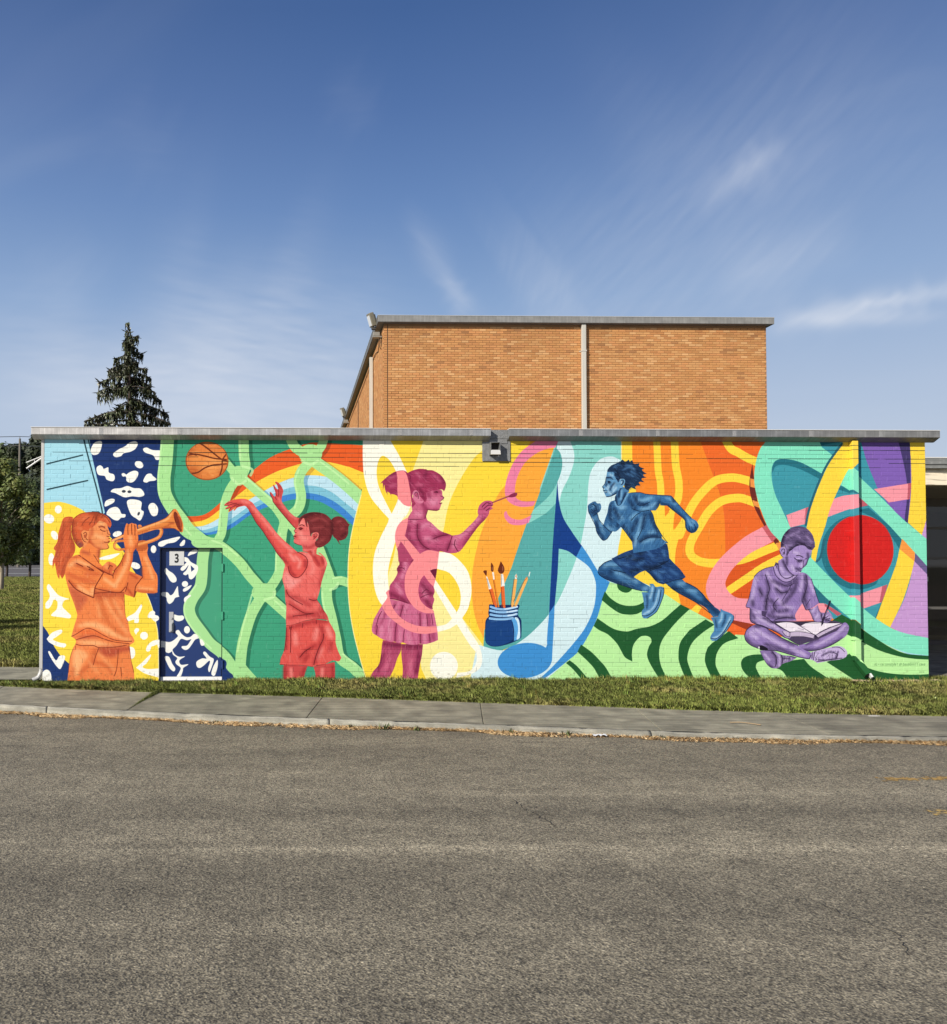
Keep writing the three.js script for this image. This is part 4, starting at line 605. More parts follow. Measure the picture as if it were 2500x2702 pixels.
const walkZ = curve([[-60, -24.5], [-12, -4.5], [-6, -1.95], [-3, -0.82], [-0.64, 0.05], [0.67, 0.48], [1.93, 0.82], [2.96, 1.03], [4.52, 1.36], [6.3, 1.84], [7.95, 2.24], [9.88, 2.72], [11.9, 3.02], [14, 3.2], [20, 3.45], [80, 4.7]]); // its lawn side
const roadY = (x) => -0.188 + 0.0042 * clamp(x, -12, 18), WALK_FRONT = -0.085, WALK_BACK = -0.062;
const lawnY = (x, z) => { const w = walkZ(x); return mix(-0.012, WALK_BACK - 0.012, smooth(Math.min(w - 1.3, 0.02), w, z)) + 0.008 * (nA(x * 1.3, z * 1.3) - 0.5); };
function sheet(xs, rows, yOf, zOf, colorOf) { // a grid: columns at xs, `rows` strips between zOf(x, 0) and zOf(x, 1)
  const P = [], U = [], C = [], I = [];
  xs.forEach((x, i) => { for (let j = 0; j <= rows; j++) { const z = zOf(x, j / rows); P.push(x, yOf(x, z, j / rows), z); U.push(x, -z); if (colorOf) C.push(...colorOf(x, z)); if (i && j) { const a = (i - 1) * (rows + 1) + j - 1, b = a + rows + 1; I.push(a, a + 1, b + 1, a, b + 1, b); } } });
  const g = new THREE.BufferGeometry(); g.setAttribute('position', new THREE.Float32BufferAttribute(P, 3)); g.setAttribute('uv', new THREE.Float32BufferAttribute(U, 2)); if (colorOf) g.setAttribute('color', new THREE.Float32BufferAttribute(C, 3)); g.setIndex(I); g.computeVertexNormals(); return g;
}
const steps = (a, b, n) => Array.from({ length: n + 1 }, (_, i) => a + (b - a) * i / n);

// far ground to the horizon
structure('ground', new THREE.PlaneGeometry(4000, 4000).rotateX(-Math.PI / 2).translate(0, -0.42, 0), std(0.11, 0.115, 0.06, 0.95));

// road: asphalt with worn bands, stones of the surface as fine relief
{
  const stones = pixelTexture(1024, 1024, (x, y) => { const a = nA.fbm(x / 3, y / 3, 2, 0), b = nB.fbm(x / 7, y / 7, 3, 0), c = nB(x / 1.7 + 50, y / 1.7), q = nB.fbm(x / 60, y / 60, 3, 0); const v = clamp(0.56 + 0.5 * (a - 0.5) + 0.24 * (b - 0.5) + 0.34 * (c - 0.5) + 0.12 * (q - 0.5) + 0.25 * smooth(0.86, 0.95, nA(x / 2.6, y / 2.6 + 300)) - 0.2 * smooth(0.86, 0.95, nB(x / 3.2, y / 3.2 + 90))); return [v, v * 0.972, v * 0.925]; });
  const relief = pixelTexture(1024, 1024, (x, y) => { const a = nA.fbm(x / 3, y / 3, 2, 0), c = nB.fbm(x / 7, y / 7, 3, 0); return clamp(0.5 + 0.9 * (a - 0.5) + 0.5 * (c - 0.5)); }, false);
  for (const t of [stones, relief]) { t.wrapS = t.wrapT = THREE.MirroredRepeatWrapping; t.repeat.set(1 / 2.9, 1 / 2.9); }
  const col = (x, z) => {
    const along = z - kerbZ(x);                                   // distance from the kerb
    let v = 0.60 + 0.26 * (nA.fbm(x * 0.13, z * 2.6, 4) - 0.5) + 0.14 * (nB.fbm(x * 0.5, z * 1.1, 4) - 0.5);
    const lane = (c, w, k, f) => k * Math.exp(-((z - c - 0.035 * (x - 5)) ** 2) / w) * (0.2 + 1.1 * smooth(0.36, 0.64, nA.fbm(x * f * 0.55 + c * 9, z * 9, 4)));  // lanes polished pale by tyres
    v += lane(7.75, 0.035, 0.24, 0.5) + lane(7.25, 0.02, 0.12, 0.7) + lane(6.35, 0.03, 0.16, 0.4) * smooth(3, 6, x) + lane(5.55, 0.03, 0.06, 0.5) + lane(9.3, 0.12, 0.05, 0.6);
    v -= 0.05 * smooth(0.55, 0.7, nA.fbm(x * 0.5 + 20, z * 1.6, 3)) + 0.07 * Math.exp(-((z - 6.85 - 0.035 * (x - 5)) ** 2) / 0.05) + 0.05 * Math.exp(-((z - 8.5) ** 2) / 0.1);
    v -= 0.1 * smooth(0.74, 0.8, nB.fbm(x * 2.2 + 70, z * 2.2, 3));           // old drips
    v -= 0.11 * smooth(0.75, 0.15, along) + 0.12 * smooth(4.6, 8, along);
    v += 0.035 * smooth(-2, 11, x);
    v += 0.08 * smooth(0.66, 0.8, nB.fbm(x * 0.7 + 3, z * 4 + 8, 4));
    return [v, v * 0.985, v * 0.955];
  };
  const mat = new THREE.MeshStandardMaterial({ map: stones, bumpMap: relief, bumpScale: 0.0065, roughness: 0.9, vertexColors: true, color: new THREE.Color().setRGB(1.22, 1.13, 0.87) });
  const near = sheet([-60, -30, ...steps(-12, 24, 320), 40, 70], 150, (x) => roadY(x), (x, t) => mix(kerbZ(x) - 0.02, 14.5, t * t * 0.35 + t * 0.65), col);
  const far = sheet([-60, -12, 0, 18, 24, 70], 3, (x) => roadY(x), (x, t) => mix(14.5, 60, t), () => [0.56, 0.55, 0.53]);
  structure('road', merged([near, far]), mat);

  // worn paint and cracks lying on the road
  const r = rng(5);
  const worn = (w, h, seed, hard) => { const n = noiseMaker(seed); return pixelTexture(256, 64, (x, y) => { const u = x / 255, v = y / 63, edge = Math.min(u, 1 - u) * 5, ev = Math.min(v, 1 - v) * 2.6; return clamp((n.fbm(u * w * 30, v * h * 30, 3) - hard) * 3.4 + Math.min(edge, ev, 1) - 0.8); }, false); };
  const mark = (x0, x1, z0, z1, c, seed, hard) => { const g = new THREE.PlaneGeometry(x1 - x0, z1 - z0).rotateX(-Math.PI / 2).translate((x0 + x1) / 2, 0, (z0 + z1) / 2); { const p = g.attributes.position; for (let i = 0; i < p.count; i++) p.setY(i, roadY(p.getX(i)) + 0.004); } const a = worn(x1 - x0, z1 - z0, seed, hard); structure('road_marking', g, new THREE.MeshStandardMaterial({ color: new THREE.Color().setRGB(...c), alphaMap: a, transparent: true, roughness: 0.85, bumpMap: grainBump, bumpScale: 0.001 })); };
  mark(9.15, 10.1, 5.83, 6.0, [0.44, 0.27, 0.075], 71, 0.33); mark(8.84, 10.6, 6.92, 7.1, [0.6, 0.4, 0.12], 72, 0.24);
  // hairline cracks
  const ink = std(0.035, 0.033, 0.03, 1);
  const crack = (pts, w) => { const P = [], I = []; let n = 0; for (let i = 0; i + 1 < pts.length; i++) for (let k = 0; k < 10; k++) { const t = k / 10, x = mix(pts[i][0], pts[i + 1][0], t) + (r() - 0.5) * 0.05, z = mix(pts[i][1], pts[i + 1][1], t) + (r() - 0.5) * 0.05, q = w * (0.3 + r()); P.push(x - q, roadY(x) + 0.004, z - q * 0.3, x + q, roadY(x) + 0.004, z + q * 0.3); if (n) I.push(n - 2, n - 1, n + 1, n - 2, n + 1, n); n += 2; } const g = new THREE.BufferGeometry(); g.setAttribute('position', new THREE.Float32BufferAttribute(P, 3)); g.setIndex(I); g.computeVertexNormals(); structure('road_crack', g, ink); };
  crack([[5.68, 6.5], [5.75, 7.0], [5.85, 7.35]], 0.0045); crack([[2.1, 8.3], [2.7, 8.55], [3.1, 8.5]], 0.003); crack([[6.9, 8.9], [7.05, 9.3], [6.95, 9.6]], 0.0035); crack([[9.6, 5.3], [10.4, 5.62], [11.2, 5.7]], 0.006);
}

// lawn: one sheet from the pavement back to the far road
const soil = pixelTexture(512, 512, (x, y) => { const a = nA.fbm(x / 5, y / 5, 3, 0), b = nB.fbm(x / 40, y / 40, 3, 0); const v = 0.3 + 0.22 * (a - 0.5) + 0.1 * (b - 0.5); return [v * 1.36, v * 1.38, v * 0.62]; });
soil.repeat.set(1 / 1.7, 1 / 1.7);
structure('lawn', sheet([-90, -60, -40, -30, -24, -18, -14, -11, ...steps(-9, 24, 110), 40, 80], 60, (x, z) => lawnY(x, z), (x, t) => mix(walkZ(x) + 0.02, -108, t * t)), new THREE.MeshStandardMaterial({ map: soil, bumpMap: grainBump, bumpScale: 0.01, roughness: 0.95 }));

// pavement: cast slabs, each its own piece, with open joints
const concrete = pixelTexture(1024, 1024, (x, y) => { const a = nA.fbm(x / 90, y / 90, 5, 0), b = nB.fbm(x / 3, y / 3, 2, 0), s = nA.fbm(x / 160, y / 14, 3, 0); const v = 0.74 + 0.34 * (a - 0.5) + 0.15 * (b - 0.5) + 0.26 * (s - 0.5); return [v, v * 0.985, v * 0.92]; });
const slabTex = tiled(concrete, 1 / 2.3), slabBump = tiled(grainBump, 2.2);
slabTex.wrapS = slabTex.wrapT = THREE.MirroredRepeatWrapping;
const slabMats = [0.47, 0.445, 0.43, 0.48].map((v) => new THREE.MeshStandardMaterial({ map: slabTex, bumpMap: slabBump, bumpScale: 0.0022, roughness: 0.9, color: new THREE.Color().setRGB(v * 1.05, v, v * 0.83) }));
const KW = 0.06;                                                  // kerb width
{
  const pavement = structure('pavement');
  const joints = [[-14, -14], [-11.6, -11.7], [-9.2, -9.3], [-6.9, -7], [-4.7, -4.8], [-2.6, -2.65], [-0.55, -0.45], [1.89, 1.72], [4.27, 4.02], [6.37, 6.1], [8.29, 8.03], [9.95, 9.8], [12.0, 12.0], [14.1, 14.15], [16.2, 16.3], [18.4, 18.5], [20.6, 20.7]]; // x at the lawn side and at the kerb
  for (let i = 0; i + 1 < joints.length; i++) {
    const [b0, f0] = joints[i], [b1, f1] = joints[i + 1], gap = 0.0085, N = 8, M = 4, P = [], U = [], I = [], tilt = (nB(i * 3.7, 2) - 0.5) * 0.008;
    const pt = (u, v) => { const xb = mix(b0 + gap, b1 - gap, u), xf = mix(f0 + gap, f1 - gap, u), zb = walkZ(xb), zf = kerbZ(xf) - KW - 0.004; return [mix(xb, xf, v), mix(WALK_BACK, WALK_FRONT, v) + tilt * (u - 0.5), mix(zb, zf, v)]; };
    const ring = []; // a chamfer runs round the slab
    for (let a = 0; a <= N; a++) for (let b = 0; b <= M; b++) { const p = pt(a / N, b / M); P.push(...p); U.push(p[0], -p[2]); if (a && b) { const q = (a - 1) * (M + 1) + b - 1; I.push(q, q + 1, q + M + 2, q, q + M + 2, q + M + 1); } }
    for (let a = 0; a <= N; a++) ring.push(a * (M + 1)); for (let b = 1; b <= M; b++) ring.push(N * (M + 1) + b); for (let a = N - 1; a >= 0; a--) ring.push(a * (M + 1) + M); for (let b = M - 1; b > 0; b--) ring.push(b);
    const c = pt(0.5, 0.5), base = P.length / 3;
    for (const k of ring) { const dx = P[k * 3] - c[0], dz = P[k * 3 + 2] - c[2], l = Math.hypot(dx, dz); P.push(P[k * 3] + dx / l * 0.006, P[k * 3 + 1] - 0.005, P[k * 3 + 2] + dz / l * 0.006); U.push(P[k * 3], -P[k * 3 + 2]); }
    for (const k of ring) { const dx = P[k * 3] - c[0], dz = P[k * 3 + 2] - c[2], l = Math.hypot(dx, dz); P.push(P[k * 3] + dx / l * 0.006, P[k * 3 + 1] - 0.1, P[k * 3 + 2] + dz / l * 0.006); U.push(P[k * 3], -P[k * 3 + 2] - 0.1); }
    for (let k = 0; k < ring.length; k++) { const n = (k + 1) % ring.length, a = ring[k], b = ring[n], c1 = base + k, d1 = base + n, e = base + ring.length + k, f = base + ring.length + n; I.push(a, b, d1, a, d1, c1, c1, d1, f, c1, f, e); }
    const g = new THREE.BufferGeometry(); g.setAttribute('position', new THREE.Float32BufferAttribute(P, 3)); g.setAttribute('uv', new THREE.Float32BufferAttribute(U, 2)); g.setIndex(I); const h = g.toNonIndexed(); h.computeVertexNormals();
    part(i ? `paving_slab_${String(i).padStart(3, '0')}` : 'paving_slab', h, slabMats[(i * 3 + 1) % 4], pavement);
  }
  // earth in the joints
  const bed = sheet(steps(-14, 20.6, 90), 2, (x, z, t) => mix(WALK_BACK, WALK_FRONT, t) - 0.022, (x, t) => mix(walkZ(x), kerbZ(x) - KW, t));
  part('joint_fill', bed, std(0.06, 0.055, 0.04, 1), pavement);
}
// kerb: cast lengths with rounded noses
{
  const kerb = structure('kerb'), cuts = [-14, -11, -8, -5, -2.4, 0.62, 4.3, 7.9, 11.6, 15, 18, 20.6];
  const km = [0.6, 0.56, 0.63].map((v) => new THREE.MeshStandardMaterial({ map: slabTex, bumpMap: slabBump, bumpScale: 0.005, roughness: 0.9, color: new THREE.Color().setRGB(v * 1.03, v, v * 0.92) }));
  for (let i = 0; i + 1 < cuts.length; i++) {
    const x0 = cuts[i] + 0.003, x1 = cuts[i + 1] - 0.003, N = 90, prof = [[-KW, WALK_FRONT - 0.12], [-KW, WALK_FRONT + 0.001], [-0.036, WALK_FRONT - 0.001], [-0.012, WALK_FRONT - 0.014], [0.0, WALK_FRONT - 0.042], [0.010, -0.24]], P = [], U = [], I = [];
    for (let a = 0; a <= N; a++) { const x = mix(x0, x1, a / N), chip = smooth(0.6, 0.78, nB.fbm(x * 5 + 3, 8, 3)), rough = 0.016 * (nB.fbm(x * 9, 3, 4) - 0.5) - 0.02 * chip, rough2 = 0.02 * (nA.fbm(x * 14, 7, 4) - 0.5) - 0.012 * chip; prof.forEach(([dz, y], j) => { const e = j >= 2 && j <= 4; P.push(x, y + (e ? rough * 0.6 : 0), kerbZ(x) + dz + (e ? rough2 : 0)); U.push(x, j * 0.06); if (a && j) { const q = (a - 1) * prof.length + j - 1; I.push(q, q + 1, q + prof.length + 1, q, q + prof.length + 1, q + prof.length); } }); }
    for (const s of [0, N]) { const o = s * prof.length; for (let j = 1; j + 1 < prof.length; j++) I.push(...(s ? [o, o + j, o + j + 1] : [o, o + j + 1, o + j])); }
    const g = new THREE.BufferGeometry(); g.setAttribute('position', new THREE.Float32BufferAttribute(P, 3)); g.setAttribute('uv', new THREE.Float32BufferAttribute(U, 2)); g.setIndex(I); g.computeVertexNormals();
    part(i ? `kerb_stone_${String(i).padStart(3, '0')}` : 'kerb_stone', g, km[i % 3], kerb);
  }
}
// concrete path by the left end wall, pad by the entrance on the right
structure('path', sheet(steps(-9, -0.06, 12), 2, () => 0.006, (x, t) => mix(-0.12 + x * 0.02, -1.75 - 0.14 * -x, t)), slabMats[1]);
structure('entrance_pavement', sheet(steps(13.9, 30, 10), 2, (x, z) => 0.004, (x, t) => mix(0.1, -9, t)), slabMats[2]);
// the road far behind, rising towards the trees
structure('back_road', sheet(steps(-120, 40, 8), 4, (x, z) => 0.02 + (-108 - z) * 0.042, (x, t) => mix(-107.5, -152, t)), std(0.13, 0.12, 0.115, 0.9));
structure('road_line', sheet([-120, 40], 1, (x, z) => 0.05 + (-108 - z) * 0.042, (x, t) => mix(-118, -118.7, t)), std(0.6, 0.6, 0.56));
structure('road_line', sheet([-120, 40], 1, (x, z) => 0.05 + (-108 - z) * 0.042, (x, t) => mix(-134, -134.7, t)), std(0.6, 0.6, 0.56));
structure('verge', sheet(steps(-160, 80, 4), 2, (x, z) => 1.86 + (-152 - z) * 0.02, (x, t) => mix(-152, -230, t)), std(0.06, 0.075, 0.03, 0.95));

// =====================================================================
// THE LONG LOW BUILDING WITH THE PAINTED WALL
// =====================================================================
const WX = 13.8, WH = 3.7295;                                     // wall length and height
const DOOR = { x0: 1.79, x1: 2.757, y0: 0.0, y1: 2.05, z: -0.078 };
// survey sheets -> wall metres, from the wall's four corners
const toWall = (() => {
  const src = [[117.5, 1158.2], [2440.7, 1166.8], [2452, 1793.5], [113.2, 1796.5]], dst = [[0, WH], [WX, WH], [WX, 0], [0, 0]], A = [];
  src.forEach(([x, y], i) => { const [X, Y] = dst[i]; A.push([x, y, 1, 0, 0, 0, -X * x, -X * y, X], [0, 0, 0, x, y, 1, -Y * x, -Y * y, Y]); });
  for (let c = 0; c < 8; c++) { let p = c; for (let r = c; r < 8; r++) if (Math.abs(A[r][c]) > Math.abs(A[p][c])) p = r; [A[c], A[p]] = [A[p], A[c]]; for (let r = 0; r < 8; r++) if (r !== c) { const f = A[r][c] / A[c][c]; for (let k = c; k < 9; k++) A[r][k] -= f * A[c][k]; } }
  const h = A.map((r, i) => r[8] / r[i]);
  return (x, y) => { const w = h[6] * x + h[7] * y + 1; return [(h[0] * x + h[1] * y + h[2]) / w, (h[3] * x + h[4] * y + h[5]) / w]; };
})();
const SPAN = 7.4, TALL = 4.0, YLOW = -0.12, LEFTS = [-0.35, 6.75], SPLIT = 6.9;
const COURSE = WH / 55, BRICK = WX / 68, JOINT = 0.0062;
const muralTex = LEFTS.map((x0, half) => {
  const W = 2048, H = Math.round(W * TALL / SPAN), cv = document.createElement('canvas'); cv.width = W; cv.height = H;
  const ctx = cv.getContext('2d'), m = W / SPAN, put = (X, Y) => [(X - x0) * m, (TALL + YLOW - Y) * m];
  ctx.fillStyle = '#a8dcea'; ctx.fillRect(0, 0, W, H);
  muralPainter(ctx, (x, y) => put(...toWall(x, y)), m / 169);
  // shade of open mortar joints painted in as dark strokes, and faint roller marks
  const r = rng(91);
  ctx.lineCap = 'butt';
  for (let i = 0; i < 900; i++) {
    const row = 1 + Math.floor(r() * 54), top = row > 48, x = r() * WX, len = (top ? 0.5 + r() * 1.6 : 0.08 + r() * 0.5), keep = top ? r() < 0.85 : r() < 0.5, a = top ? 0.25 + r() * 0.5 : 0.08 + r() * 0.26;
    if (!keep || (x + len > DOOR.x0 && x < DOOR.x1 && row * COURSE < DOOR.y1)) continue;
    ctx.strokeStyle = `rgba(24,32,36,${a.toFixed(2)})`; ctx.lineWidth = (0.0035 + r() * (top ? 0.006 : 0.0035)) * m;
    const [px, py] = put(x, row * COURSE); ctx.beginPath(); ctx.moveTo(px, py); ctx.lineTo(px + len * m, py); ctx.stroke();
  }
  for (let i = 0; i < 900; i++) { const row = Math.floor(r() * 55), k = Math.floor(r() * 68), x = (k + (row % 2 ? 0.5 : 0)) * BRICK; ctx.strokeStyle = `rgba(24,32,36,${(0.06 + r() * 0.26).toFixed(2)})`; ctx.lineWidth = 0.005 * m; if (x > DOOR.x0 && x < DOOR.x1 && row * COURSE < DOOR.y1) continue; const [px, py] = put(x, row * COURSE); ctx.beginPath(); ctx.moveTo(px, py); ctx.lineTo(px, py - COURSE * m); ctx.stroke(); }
  for (let i = 0; i < 2600; i++) { const x = r() * WX, y = r() * WH, l = 0.02 + r() * 0.09, up = r() < 0.6, [px, py] = put(x, y); ctx.strokeStyle = r() < 0.5 ? `rgba(255,255,245,${(0.02 + r() * 0.07).toFixed(3)})` : `rgba(20,30,40,${(0.02 + r() * 0.05).toFixed(3)})`; ctx.lineWidth = (0.004 + r() * 0.02) * m; ctx.beginPath(); ctx.moveTo(px, py); ctx.lineTo(px + (up ? 0 : l * m), py + (up ? l * m : 0)); ctx.stroke(); }
  // soil splashed on the foot of the wall
  for (let i = 0; i < 1200; i++) { const x = r() * WX, y = r() * r() * 0.2, [px, py] = put(x, y); ctx.fillStyle = `rgba(96,84,58,${(0.05 + r() * 0.2).toFixed(2)})`; ctx.beginPath(); ctx.ellipse(px, py, (0.004 + r() * 0.02) * m, (0.003 + r() * 0.012) * m, 0, 0, 7); ctx.fill(); }
  void half;
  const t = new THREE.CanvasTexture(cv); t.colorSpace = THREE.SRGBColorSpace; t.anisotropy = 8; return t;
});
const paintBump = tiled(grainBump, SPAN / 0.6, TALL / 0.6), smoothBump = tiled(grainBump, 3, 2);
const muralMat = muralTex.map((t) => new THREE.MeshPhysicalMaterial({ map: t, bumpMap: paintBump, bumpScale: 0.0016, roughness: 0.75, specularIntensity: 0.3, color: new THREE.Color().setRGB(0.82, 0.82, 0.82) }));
const doorMat = new THREE.MeshStandardMaterial({ map: muralTex[0], roughness: 0.42, color: new THREE.Color().setRGB(0.82, 0.82, 0.82) });
const uvAt = (x, y, half) => [(x - LEFTS[half]) / SPAN, (y - YLOW) / TALL];
function muralUV(g, half, ox = 0) { const p = g.attributes.position, u = new Float32Array(p.count * 2); for (let i = 0; i < p.count; i++) { const q = uvAt(p.getX(i) + ox, p.getY(i), half); u[i * 2] = clamp(q[0], 0.001, 0.999); u[i * 2 + 1] = clamp(q[1], 0.001, 0.999); } g.setAttribute('uv', new THREE.BufferAttribute(u, 2)); return g; }
// one brick face with a worn edge, standing 5 mm proud of the mortar
function brickGeo(x0, x1, y0, y1, z, deep, e = 0.005) {
  const P = [], add = (a, b, c, d) => P.push(...a, ...b, ...c, ...a, ...c, ...d);
  const f = [[x0 + e, y0 + e, z], [x1 - e, y0 + e, z], [x1 - e, y1 - e, z], [x0 + e, y1 - e, z]], o = [[x0, y0, z - e * 0.7], [x1, y0, z - e * 0.7], [x1, y1, z - e * 0.7], [x0, y1, z - e * 0.7]], b = o.map((p) => [p[0], p[1], deep]);
  add(...f); for (let i = 0; i < 4; i++) { const n = (i + 1) % 4; add(o[i], o[n], f[n], f[i]); add(b[i], b[n], o[n], o[i]); }
  const g = new THREE.BufferGeometry(); g.setAttribute('position', new THREE.Float32BufferAttribute(P, 3)); g.computeVertexNormals(); return g;
}
const wing = thing('mural_building', 'long low flat roofed brick building painted all over with a colourful mural', 'building');
{
  const r = rng(17), all = [];
  for (let row = 0; row < 55; row++) for (let k = -1; k < 68; k++) {
    let x0 = (k + (row % 2 ? 0.5 : 0)) * BRICK, x1 = x0 + BRICK; x0 = Math.max(0, x0); x1 = Math.min(WX, x1); if (x1 - x0 < 0.03) continue;
    const y0 = row * COURSE, y1 = y0 + COURSE, z = (r() - 0.5) * 0.0022 + (r() < 0.03 ? 0.002 : 0), j = JOINT / 2, sag = (r() - 0.5) * 0.002, lo = y0 + j + sag, hi = y1 - j + sag;
    const put = (a, b) => { if (b - a > 0.03) all.push({ g: [a, b, lo, hi, z, -0.0065], d: Math.hypot((a + b) / 2 - EYE.x, (lo + hi) / 2 - EYE.y, EYE.z), half: (a + b) / 2 < SPLIT ? 0 : 1 }); };
    const a = x0 + (x0 > 0 ? j : 0), b = x1 - (x1 < WX ? j : 0);
    if (y0 < DOOR.y1 - 0.01 && b > DOOR.x0 && a < DOOR.x1) { put(a, Math.min(b, DOOR.x0 - 0.002)); put(Math.max(a, DOOR.x1 + 0.002), b); } else put(a, b);
  }
  // mortar bed behind the bricks, painted like them, with the doorway left open
  const bed = [0, 1].map((half) => {
    const xa = half ? SPLIT : 0, xb = half ? WX : SPLIT, L = half ? [[xa, xb, 0, WH]] : [[xa, DOOR.x0, 0, WH], [DOOR.x1, xb, 0, WH], [DOOR.x0, DOOR.x1, DOOR.y1, WH]];
    return merged(L.map(([a, b, c, d]) => muralUV(new THREE.PlaneGeometry(b - a, d - c)  .translate((a + b) / 2, (c + d) / 2, -0.0022), half)));
  });
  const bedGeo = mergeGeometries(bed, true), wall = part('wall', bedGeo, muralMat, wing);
  all.sort((a, b) => a.d - b.d);
  const make = (o) => { const f = () => 0.0015 * (r() - 0.5), g = o.g; return muralUV(brickGeo(g[0] + f(), g[1] + f(), g[2], g[3], g[4], g[5], 0.0025 + r() * 0.003), o.half); };
  all.slice(0, 300).forEach((o, i) => part(i ? `brick_${String(i).padStart(3, '0')}` : 'brick', make(o), muralMat[o.half], wall));
  const rest = [0, 1].map((h) => merged(all.slice(300).filter((o) => o.half === h).map(make)));
  stuff(new THREE.Mesh(mergeGeometries(rest, true), muralMat), 'brickwork', null, null, wall);
  // the building behind the painted face
  const bare = std(0.36, 0.2, 0.1, 0.85, { map: blotch });
  part('end_wall', box(0.0, 0.2, 0, WH, -12, -0.008), std(0.6, 0.6, 0.57, 0.7, { map: blotch }), wing); part('end_wall', box(WX - 0.2, WX, 0, WH, -12, -0.008), bare, wing); part('rear_wall', box(0.2, WX - 0.2, 0, WH, -12, -11.8), bare, wing);
  part('foundation', box(0.02, WX - 0.02, -0.3, 0.0, -11.9, -0.02), std(0.25, 0.24, 0.22, 0.9), wing);
  // doorway
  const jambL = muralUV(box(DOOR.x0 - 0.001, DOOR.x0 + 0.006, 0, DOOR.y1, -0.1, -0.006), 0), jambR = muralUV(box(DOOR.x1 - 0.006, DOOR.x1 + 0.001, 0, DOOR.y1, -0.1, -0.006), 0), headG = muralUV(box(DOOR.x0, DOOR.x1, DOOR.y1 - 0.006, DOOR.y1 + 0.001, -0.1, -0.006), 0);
  part('door_frame', merged([jambL, jambR, headG]), std(0.014, 0.02, 0.04, 0.6), wing);  // near black: shade of the recessed reveal put into the frame colour
  const door = part('door', muralUV(box(DOOR.x0 + 0.008, DOOR.x1 - 0.018, 0.055, DOOR.y1 - 0.009, -0.12, DOOR.z, 0.004), 0), doorMat, wing, 'blue and green door painted as part of the mural, with a number plate');
  part('sill', box(DOOR.x0 + 0.008, DOOR.x1 - 0.008, 0.0, 0.052, -0.12, DOOR.z + 0.03, 0.003), std(0.82, 0.81, 0.78, 0.6), door);
  // number plate
  const cv = document.createElement('canvas'); cv.width = cv.height = 256; const c = cv.getContext('2d'); c.fillStyle = '#dcdcd8'; c.fillRect(0, 0, 256, 256); c.fillStyle = '#17191c'; c.font = 'bold 196px sans-serif'; c.textAlign = 'center'; c.save(); c.translate(128, 204); c.scale(0.72, 1.06); c.fillText('3', 0, 0); c.lineWidth = 9; c.strokeStyle = '#17191c'; c.strokeText('3', 0, 0); c.restore();
  const plateT = new THREE.CanvasTexture(cv); plateT.colorSpace = THREE.SRGBColorSpace;
  const plate = box(1.988, 2.215, 1.735, 1.962, DOOR.z, DOOR.z + 0.006, 0.002); { const p = plate.attributes.position, u = plate.attributes.uv; for (let i = 0; i < p.count; i++) u.setXY(i, (p.getX(i) - 1.988) / 0.227, (p.getY(i) - 1.735) / 0.227); }
  plate.translate(-0.062, 0.04, 0);
  part('number_plate', plate, new THREE.MeshStandardMaterial({ map: plateT, roughness: 0.5, color: new THREE.Color().setRGB(0.8, 0.8, 0.8) }), door, 'white plate with a black 3');
  const steel = std(0.42, 0.42, 0.42, 0.5, { metalness: 0.2 });
  part('lock_plate', merged([box(1.925, 1.995, 0.74, 1.055, DOOR.z, DOOR.z + 0.01, 0.003), new THREE.CylinderGeometry(0.017, 0.017, 0.02, 14).rotateX(Math.PI / 2).translate(1.96, 0.96, DOOR.z + 0.016)]), steel, door);
  part('handle', merged([box(1.942, 1.982, 0.75, 0.88, DOOR.z + 0.008, DOOR.z + 0.05, 0.012), box(1.938, 1.986, 0.86, 0.895, DOOR.z + 0.008, DOOR.z + 0.03, 0.006)]), steel, door);
  for (const y of [1.74, 1.0, 0.25]) { const g = merged([new THREE.CylinderGeometry(0.016, 0.016, 0.125, 10).translate(DOOR.x1 + 0.004, y, 0.006), box(DOOR.x1 - 0.03, DOOR.x1 - 0.004, y - 0.055, y + 0.055, DOOR.z - 0.002, -0.004)]); part('hinge', muralUV(g, 0), doorMat, door); }
}
